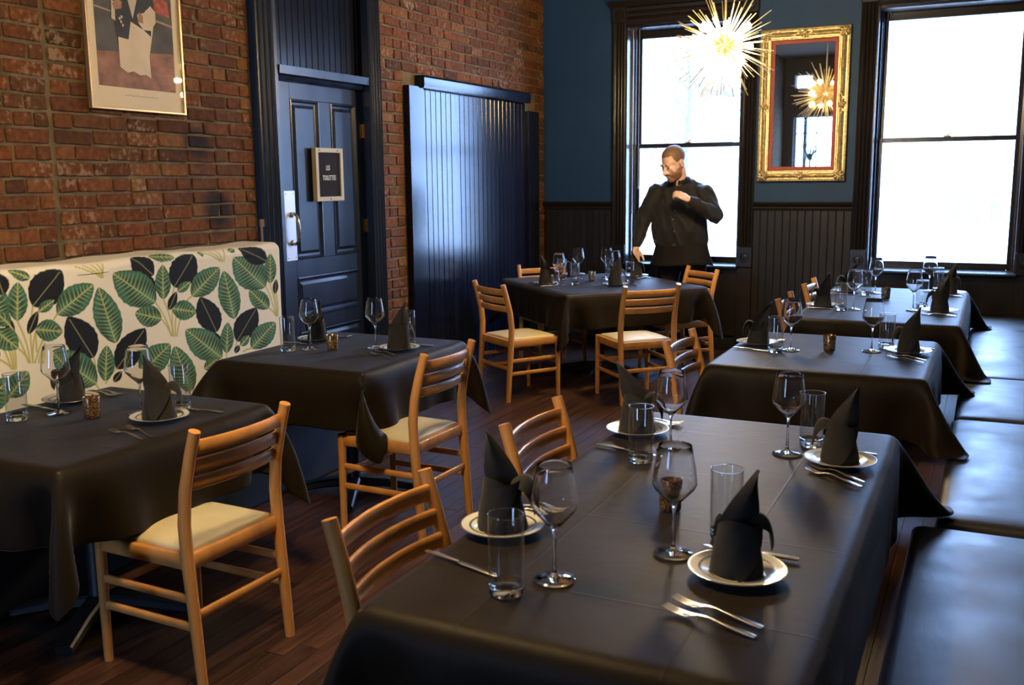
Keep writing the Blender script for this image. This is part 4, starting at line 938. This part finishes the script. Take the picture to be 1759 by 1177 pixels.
flat([rel(.27, .245), rel(.40, .24), rel(.44, .33), rel(.60, .30), rel(.70, .27), rel(.72, .40), rel(.64, .40), rel(.74, .33), rel(.66, .17), rel(.665, .06), rel(.60, .075), rel(.52, .07), rel(.44, .085), rel(.36, .075), rel(.27, .10)], .0168, PA['apron'], 'print_apron')
flat([rel(.36, .62), rel(.52, .62), rel(.54, .45), rel(.47, .345), rel(.41, .45)], .0168, PA['shirt'], 'print_shirt')
flat([rel(.60, .30), rel(.70, .30), rel(.77, .345), rel(.77, .40), rel(.71, .425), rel(.62, .385), rel(.53, .37), rel(.54, .33)], .0176, PA['apron'], 'print_towel')
flat([rel(.535, .335), rel(.60, .33), rel(.60, .37), rel(.55, .385)], .0184, PA['skin'], 'print_hand'); flat([rel(.24, .375), rel(.33, .385), rel(.34, .42), rel(.26, .43), rel(.22, .40)], .0184, PA['skin'], 'print_hand')
flat([rel(.20, .33), rel(.245, .32), rel(.25, .41), rel(.21, .42)], .0180, PA['shirt'], 'print_cuff'); flat([rel(.285, .40), rel(.315, .40), rel(.31, .50), rel(.29, .50)], .0190, PA['line'], 'print_bottle')
for u, v in ((.30, .335), (.325, .345), (.315, .32), (.335, .305)): flat([rel(u + .014 * cos(k * pi / 3), v + .008 * sin(k * pi / 3)) for k in range(6)], .0190, PA['shirt'], 'print_flower')
b_ = MB()
for k in range(14): b_.prism([(-.09 + .016 * k, -.452 + .003 * (k % 3)), (-.08 + .016 * k, -.452), (-.08 + .016 * k, -.449), (-.09 + .016 * k, -.449 + .003 * (k % 3))], 0, .0145, .0152)
b_.obj('caption_line', PA['grey'], po, 0)
bx('glazing', M['picglass'], po, .0205, .0225, yl + .01, yr - .01, zb + .01, zt - .01, c=0)

# ------------------------------------------------------------------ spiky plant in the room's other end (seen in the mirror)
pt = thing('potted_plant', 'spiky leaved potted plant seen in the gilt mirror', 'plant', (-3.36, -3.0, 0)); LG = mat('dark_leaf_green', (.03, .07, .03), .5, var=.3)
MB().lathe([(0, 0), (.14, 0), (.19, .38), (.20, .40), (.175, .40), (.17, .36), (0, .36)], 24).obj('pot', mat('plant_pot', (.10, .06, .04), .6), pt)
MB().tube([(0, 0, .35), (.01, .01, .9), (0, 0, 1.92)], [.03, .025, .022], 10).obj('trunk', mat('plant_trunk', (.08, .05, .03), .8), pt)
for k in range(26):
    a = k * 2.4; el = .25 + .95 * ((k * 7) % 26) / 26; L_ = .56
    pts = [Vector((cos(a) * cos(el) * L_ * t, sin(a) * cos(el) * L_ * t, 1.90 + sin(el) * L_ * t - .22 * t * t * cos(el))) for t in (0, .25, .5, .75, 1)]
    MB().bar(pts, [.02, .034, .032, .022, .003], .003, c=.3).obj('leaf', LG, pt)

# ------------------------------------------------------------------ the street outside
struct(MB().box(-40, 40, 9.5, 60, -.7, -.5).obj('ground_street', mat('pale_asphalt', (.8, .78, .74), .9), smooth=0))
def building(name, label, loc, w, d, h, m, wins, ledges=(), roof=None):
    b = thing(name, label, 'building', loc)
    MB().box(-w / 2, w / 2, 0, d, 0, h).obj('wall', m, b, 0)
    for x0, x1, z0, z1 in wins:
        o = MB().box(x0 - .06, x1 + .06, -.06, .02, z0 - .06, z1 + .06, c=.01).obj('window', M['extframe'], b, 0)
        MB().box(x0, x1, -.075, -.058, z0, z1).obj('pane', M['extglass'], o, 0)
        g = MB()
        for k in range(6): g.box(x0 + (x1 - x0) * (k + .5) / 6 - .012, x0 + (x1 - x0) * (k + .5) / 6 + .012, -.10, -.08, z0, z1)
        g.obj('grille', M['extgrey'], o, 0)
    for x0, x1, z in ledges: MB().box(x0, x1, -.18, .02, z - .08, z, c=.01).obj('ledge', M['extgrey'], b, 0)
    MB().box(-w / 2 - .3, w / 2 + .3, -.3, d + .3, h, h + .2, c=.03).obj('roof', roof or M['extgrey'], b, 0)
M['extframe'] = mat('pale_frame', (.75, .76, .78), .7); M['extglass'] = mat('street_window_dark', (.15, .16, .17), .25); M['extgrey'] = mat('weathered_grey', (.30, .24, .18), .8)
white = mat('whitewashed_stucco', (.84, .84, .85), .9, noise_=(.4, .04)); redb = mat('faded_red_brickwork', (.55, .20, .12), .9, noise_=(2, .1)); greyb = mat('grey_clapboard', (.30, .215, .14), .9, bump=(2, .4, (.1, .1, 12)))
building('stucco_building', 'whitewashed low building across the street outside the wider window', (1.4, 26, -.5), 11, 8, 5.75, white, [(-2.25, -1.71, .97, 1.47), (-1.38, -1.05, .97, 1.47), (.6, 1.2, .97, 1.47)], [(-2.1, -1.1, 2.14), (1, 3, 2.14)])
building('brick_building', 'faded red building across the street behind the waiter', (-5.6, 35, -.5), 2.3, 8, 3.9, redb, [(-.35, .1, 2.0, 2.5)], [(-1.1, 1.1, 1.6)])
building('clapboard_house', 'grey clapboard house across the street behind the tree', (-11.2, 24, -.5), 7.2, 8, 4.6, greyb, [(2.7, 3.25, 1.2, 2.2), (2.7, 3.25, 3.0, 3.8)], [(-3, 3.6, 2.62)])
tr = thing('street_tree', 'thin leafed tree in the street outside the window behind the waiter', 'tree', (-6.0, 21, -.5)); rt = random.Random(9)
tk = MB().tube([(0, 0, 0), (.05, 0, 1.2), (0, .05, 2.4), (.1, 0, 3.6), (.05, 0, 5.2)], [.09, .08, .065, .045, .015], 8)
tips = []
for k in range(26):
    z = 1.2 + 3.6 * k / 26; a = k * 2.4; l = 1.15 * (1 - .1 * abs(z - 3)); p0 = Vector((.05, 0, z)); p1 = p0 + Vector((cos(a) * l, sin(a) * l, .55)); pmid = (p0 + p1) / 2 + Vector((0, 0, .12))
    tk.tube([p0, pmid, p1], [.02, .014, .005], 5); tips += [(p0 + p1) / 2, pmid, p1, p1 * .75 + p0 * .25]
tk.obj('trunk', mat('bark', (.11, .10, .09), .9), tr)
fl = MB()
for k in range(600):
    c = rt.choice(tips) + Vector((rt.gauss(0, .17), rt.gauss(0, .17), rt.gauss(0, .15))); a, b = rt.uniform(0, 6.28), rt.uniform(-.8, .8); u = Vector((cos(a) * cos(b), sin(a) * cos(b), sin(b))) * .06; v = u.orthogonal().normalized() * .028
    fl.add([c - u, c + v, c + u, c - v], [(0, 1, 2, 3)])
o = fl.obj('foliage', mat('street_leaf', (.16, .13, .085), .8), tr, 0); o['kind'] = 'stuff'

# ------------------------------------------------------------------ the waiter
def cap(b, p, q, r0, r1, n=14, ell=1.0, up=(0, 1, 0)):
    """round cone with hemispherical ends"""
    p, q = Vector(p), Vector(q); d = (q - p).normalized(); pts, rad = [], []
    for k in range(5): a = pi / 2 * k / 4; pts.append(p - d * r0 * cos(a)); rad.append(max(r0 * sin(a), .0006))
    for k in range(5): a = pi / 2 * k / 4; pts.append(q + d * r1 * sin(a)); rad.append(max(r1 * cos(a), .0006))
    b.tube(pts, rad, n, ell, up)
def chain(b, pts, rad, **k):
    for i in range(len(pts) - 1): cap(b, pts[i], pts[i + 1], rad[i], rad[i + 1], **k)
def ellip(b, c, r, X=None, n=18):
    old = b.X; b.X = (old or Matrix()) @ (X or Matrix()) @ Matrix.Translation(c) @ Matrix.Diagonal((*r, 1))
    b.lathe([(max(.002, sin(pi * k / 12)), -cos(pi * k / 12)) for k in range(13)], n, cap=True); b.X = old
def remesh(b, name, vox, smooth_it, m, parent, fold=0, seed=0):
    me = bpy.data.meshes.new('tmp'); me.from_pydata(b.v, [], b.f)
    bm = bmesh.new(); bm.from_mesh(me); bmesh.ops.recalc_face_normals(bm, faces=bm.faces); bm.to_mesh(me); bm.free()
    o = bpy.data.objects.new('tmp', me); C.objects.link(o); r = o.modifiers.new('r', 'REMESH'); r.mode = 'VOXEL'; r.voxel_size = vox
    s = o.modifiers.new('s', 'SMOOTH'); s.iterations = smooth_it; s.factor = .5
    ts = bpy.data.scenes.new('tmp'); C.objects.unlink(o); ts.collection.objects.link(o);  ts.view_layers[0].update(); dg = ts.view_layers[0].depsgraph
    out = bpy.data.meshes.new_from_object(o.evaluated_get(dg)); bpy.data.objects.remove(o); bpy.data.scenes.remove(ts)
    if fold:
        nrm_ = [v.normal.copy() for v in out.vertices]
        for v, nv in zip(out.vertices, nrm_):
            q = v.co; n1 = noise.noise(Vector((q.x * 9, q.y * 9, q.z * 5 + q.x * 8 + seed))); n2 = noise.noise(Vector((q.x * 22, q.y * 22, q.z * 15 - q.x * 10 + seed)))
            v.co = q + nv * fold * ((1 - abs(n1)) ** 3 - .4 + .4 * n2)
    out.name = name; out.materials.clear(); out.materials.append(m); out.polygons.foreach_set('use_smooth', [True] * len(out.polygons))
    return link(name, out, parent)
SKIN = mat('skin', (.74, .46, .34), .5, noise_=(30, .08)); SHIRT = mat('black_shirt_cotton', (.011, .010, .010), .75, spec=.3, sheen=.1); APR = mat('black_apron_twill', (.010, .0085, .008), .85, spec=.2)
HAIR = mat('short_brown_hair', (.17, .095, .05), .6, bump=(160, .7, (1, 1, .2))); BEARD = mat('reddish_beard', (.27, .12, .06), .65, bump=(200, .7)); DARK = mat('dark_leather', (.012, .011, .011), .4); EYE = mat('dark_eye', (.03, .02, .015), .2)
K_ = 1.018
per = thing('person', 'bearded person in black shirt and apron leaning over the square table, hand at chest', 'person', (-2.463, 8.5, 0))
def W_(x, z, y):      # metres in the plane 8.35 m into the room -> the waiter's own frame
    q = Vector((x, y, z - 1.62)) * K_ + Vector((0, 0, 1.62)); return q - Vector((-2.463, 8.5, 0))
HD = Matrix.Translation(W_(-2.452, 1.725, 8.27)) @ Matrix.Rotation(R(-30), 4, 'Z') @ Matrix.Rotation(R(27), 4, 'X') @ Matrix.Scale(1.13, 4)
shR, elR, wrR = W_(-2.635, 1.468, 8.37), W_(-2.725, 1.245, 8.30), W_(-2.742, 1.005, 8.15)
shL, elL, wrL = W_(-2.205, 1.463, 8.375), W_(-2.085, 1.285, 8.27), W_(-2.262, 1.425, 8.08)
hipR, hipL = W_(-2.50, .98, 8.38), W_(-2.29, .98, 8.38)
def hand(b, w, fing, palm, thumb_side, curl, sc=1.0):
    """w wrist, fing finger direction, palm normal the palm faces, thumb_side +-1"""
    f = Vector(fing).normalized(); p = Vector(palm); p = (p - f * p.dot(f)).normalized(); s = f.cross(p) * thumb_side
    L = lambda a, c, d: Vector(w) + (f * a + s * c + p * d) * sc
    for c in (-.030, -.010, .011, .031): cap(b, L(.005, c * .7, 0), L(.088, c, 0), .014 * sc, .0125 * sc)
    ellip(b, L(.05, 0, .003), (.020 * sc, .020 * sc, .02 * sc))
    for i, (c, l) in enumerate(((-.031, .062), (-.0105, .078), (.0115, .084), (.033, .075))):
        cu = curl[i] if isinstance(curl, (list, tuple)) else curl; a0 = L(.09, c, 0); seg = (l * .45, l * .32, l * .25); an = cu * .7; q = a0; r = .0098
        for sg in seg:
            d = f * cos(an) + p * sin(an); q2 = q + d * sg * sc; cap(b, q, q2, r * sc, (r - .0008) * sc, 10); q = q2; an += cu; r -= .0008
    t0, t1, t2, t3 = L(.015, .026, .004), L(.050, .052, .016), L(.080, .060, .028), L(.103, .058, .036)
    cap(b, t0, t1, .015 * sc, .0125 * sc); cap(b, t1, t2, .0115 * sc, .0105 * sc); cap(b, t2, t3, .0105 * sc, .009 * sc)
body = MB()
# head
body.X = HD
ellip(body, (0, .012, .040), (.077, .098, .088)); ellip(body, (0, -.028, -.030), (.064, .070, .088)); ellip(body, (0, -.070, -.098), (.030, .026, .022)); ellip(body, (0, -.020, -.085), (.052, .058, .036))
cap(body, (0, -.095, .012), (0, -.118, -.030), .0095, .0135); cap(body, (-.012, -.103, -.036), (.012, -.103, -.036), .009, .009)
for s in (-1, 1):
    ellip(body, (s * .030, -.086, .026), (.026, .013, .009)); ellip(body, (s * .040, -.060, -.024), (.028, .026, .032)); ellip(body, (s * .031, -.084, .004), (.015, .010, .010))
    ellip(body, (s * .078, .014, -.006), (.010, .020, .032), Matrix())
ellip(body, (0, -.096, -.062), (.024, .010, .006)); ellip(body, (0, -.093, -.074), (.021, .010, .007))
body.X = None
neck0 = HD @ Vector((0, .022, -.07)); cap(body, neck0, W_(-2.425, 1.50, 8.40), .064, .075)
# trunk and limbs under the clothes
chain(body, [W_(-2.425, 1.40, 8.40), W_(-2.42, 1.15, 8.39), W_(-2.40, .98, 8.39)], [.13, .125, .12])
cap(body, W_(-2.56, 1.47, 8.40), W_(-2.28, 1.47, 8.40), .07, .07)
chain(body, [shR, elR, wrR], [.055, .042, .028]); chain(body, [shL, elL, wrL], [.055, .042, .028])
for hp, fx in ((hipR, -.10), (hipL, .08)):
    kn = Vector((hp.x + fx * .3, hp.y + .0, .52)); an = Vector((hp.x + fx * .5, hp.y + .05, .09)); chain(body, [hp, kn, an], [.085, .055, .038]); cap(body, an + Vector((0, .0, -.03)), an + Vector((fx * .4, -.15, -.05)), .035, .03)
hand(body, wrR + Vector((0, -.005, -.01)), (.10, -.10, -1), (.75, -.35, 0), -1, [.28, .22, .2, .12])
hand(body, wrL, (-.82, -.15, .42), (-.15, .55, -.75), -1, [.75, .7, .62, .5])
remesh(body, 'body', .0058, 3, SKIN, per)
# hair, beard, brows, eyes
hb = MB(); hb.X = HD; ellip(hb, (0, .018, .047), (.0815, .1015, .0885)); hb.X = None
hair = remesh(hb, 'hair', .006, 1, HAIR, per); inv = HD.inverted()
def cut(o, keep):
    bm = bmesh.new(); bm.from_mesh(o.data); bmesh.ops.delete(bm, geom=[v for v in bm.verts if not keep(inv @ v.co)], context='VERTS'); bm.to_mesh(o.data); bm.free()
cut(hair, lambda q: (q.z > .075 - .10 * max(0, q.y + .055) / .05 or q.y > .02) and q.z > -.055 and not (q.y < -.045 and q.z < .082) and not (abs(q.x) > .05 and -.02 < q.y < .04 and q.z < .02))
be = MB(); be.X = HD; ellip(be, (0, -.027, -.050), (.0672, .0735, .072)); ellip(be, (0, -.072, -.100), (.036, .031, .027)); ellip(be, (0, -.022, -.088), (.056, .062, .038)); cap(be, (-.024, -.096, -.054), (.024, -.096, -.054), .0085, .0085); be.X = None
beard = remesh(be, 'beard', .005, 1, BEARD, per)
cut(beard, lambda q: q.z < -.046 + (.048 if abs(q.x) > .055 else 0) and q.y < .03 and not (abs(q.x) < .022 and -.079 < q.z < -.060 and q.y < -.08))
for s in (-1, 1):
    e = MB(); e.X = HD; cap(e, (s * .016, -.098, .031), (s * .050, -.082, .030), .0045, .003); e.obj('eyebrow', HAIR, per)
    e = MB(); e.X = HD; ellip(e, (s * .031, -.0905, .001), (.0105, .006, .0032)); e.obj('eye', EYE, per)
# shirt
sh = MB()
def torso(b, rows, n=32):
    rs = []
    for cx, cz, cy, rx, ry in rows: rs.append([W_(cx + rx * cos(2 * pi * j / n) * (1 - .06 * sin(2 * pi * j / n) ** 2), cz + .012 * cos(4 * pi * j / n), cy + ry * sin(2 * pi * j / n)) for j in range(n)])
    b.rings(rs)
torso(sh, [(-2.42, 1.59, 8.40, .078, .07), (-2.42, 1.56, 8.40, .135, .085), (-2.42, 1.525, 8.40, .205, .105), (-2.42, 1.47, 8.395, .238, .13), (-2.42, 1.39, 8.385, .245, .15), (-2.42, 1.28, 8.375, .245, .16), (-2.415, 1.15, 8.37, .250, .165), (-2.41, 1.06, 8.375, .243, .158), (-2.405, 1.00, 8.38, .22, .145)])
chain(sh, [shR + Vector((.01, 0, 0)), shR * .55 + elR * .45, elR, wrR + (elR - wrR) * .14], [.086, .076, .066, .045]); chain(sh, [shL + Vector((-.01, 0, 0)), shL * .55 + elL * .45, elL, wrL + (elL - wrL) * .10], [.086, .078, .070, .045])
cap(sh, wrR + (elR - wrR) * .30, wrR + (elR - wrR) * .12, .046, .043)
shirt = remesh(sh, 'shirt', .008, 9, SHIRT, per, fold=.015, seed=3)
co_ = MB()      # collar
nb_ = W_(-2.432, 1.600, 8.385)
for sd in (-1, 1):
    rows = []
    for i in range(9):
        a = R(95 - sd * 0) + sd * R(-10 - 165 * i / 8) ; rr = .084; base = nb_ + Vector((rr * cos(a), rr * sin(a) * .95, -.012 - .012 * i / 8)); out_ = Vector((cos(a), sin(a), 0))
        rows.append([base + Vector((0, 0, .030)), base + out_ * .010 + Vector((0, 0, .024)), base + out_ * (.022 + .012 * (i / 8) ** 3) + Vector((0, 0, -.012 - .022 * (i / 8) ** 2))])
    co_.rings(rows, cap=False, closed=False)
c_ = co_.obj('collar', SHIRT, per); sd_ = c_.modifiers.new('t', 'SOLIDIFY'); sd_.thickness = .003
for z in (1.24, 1.33, 1.15):
    w_ = W_(-2.425, z, 8.2); near = [v.co for v in shirt.data.vertices if abs(v.co.x - w_.x) < .012 and abs(v.co.z - w_.z) < .012]
    if near: hit = min(near, key=lambda c: c.y).copy(); q = MB(); q.X = Matrix.Translation(hit + Vector((0, -.002, 0))) @ Matrix.Rotation(R(90), 4, 'X'); q.lathe([(0, .002), (.004, .002), (.0055, 0)], 10).obj('button', mat('grey_button', (.25, .25, .25), .3), per)
# belt, apron, trousers, shoes
bt = MB(); torso(bt, [(-2.405, 1.055, 8.38, .228, .152), (-2.405, 1.015, 8.38, .226, .150)]); bt.obj('belt', DARK, per)
ap = MB(); rs = []
for i in range(10):
    u = i / 9; row = []
    for j in range(41):
        a = R(-205 + 230 * j / 40); rx = .228 + .052 * u ** 1.2; ry = .152 + .035 * u; rip = 1 + .018 * sin(a * 9 + 1) * u
        row.append(W_(-2.40 + rx * cos(a) * rip, 1.035 - .185 * u - .012 * u * sin(a * 2), 8.375 + ry * sin(a) * rip))
    rs.append(row)
ap.rings(rs, cap=False, closed=False); a_ = ap.obj('apron', APR, per); q = a_.modifiers.new('t', 'SOLIDIFY'); q.thickness = .003
q = MB(); q.tube([W_(-2.605, 1.055, 8.27) + Vector((.011 * cos(k * .7), -.012, .014 * sin(k * .7))) for k in range(10)], .0025, 6).obj('key_ring', M['steel'], per)
q = MB(); cq = W_(-2.42, 1.03, 8.215); q.box(cq.x - .022, cq.x + .022, cq.y - .006, cq.y + .004, cq.z - .016, cq.z + .016, c=.003).obj('belt_buckle', M['cast'], per)
tq = MB(); torso(tq, [(-2.40, 1.03, 8.385, .215, .14), (-2.40, .95, 8.39, .225, .15), (-2.40, .86, 8.39, .22, .14)])
for hp, fx in ((hipR, -.10), (hipL, .08)):
    kn = Vector((hp.x + fx * .3, hp.y, .52)); an = Vector((hp.x + fx * .5, hp.y + .05, .085)); chain(tq, [hp + Vector((0, 0, -.08)), kn, an], [.115, .088, .075])
remesh(tq, 'trousers', .009, 4, APR, per, fold=.008, seed=9)
for hp, fx in ((hipR, -.10), (hipL, .08)):
    an = Vector((hp.x + fx * .5, hp.y + .05, .045)); s_ = MB(); cap(s_, an + Vector((0, .03, .005)), an + Vector((fx * .45, -.19, -.008)), .046, .036); cap(s_, an + Vector((0, .01, .05)), an, .05, .045)
    o = remesh(s_, 'shoe', .007, 2, DARK, per)
    for v in o.data.vertices: v.co.z = max(v.co.z, 0.0)

# ------------------------------------------------------------------ thickness and softening of the cloths (last: costly to evaluate)
for c in CLOTHS:
    sd = c.modifiers.new('thickness', 'SOLIDIFY'); sd.thickness = .0022; sd.offset = -1
    ss = c.modifiers.new('smooth', 'SUBSURF'); ss.levels = 1; ss.render_levels = 1
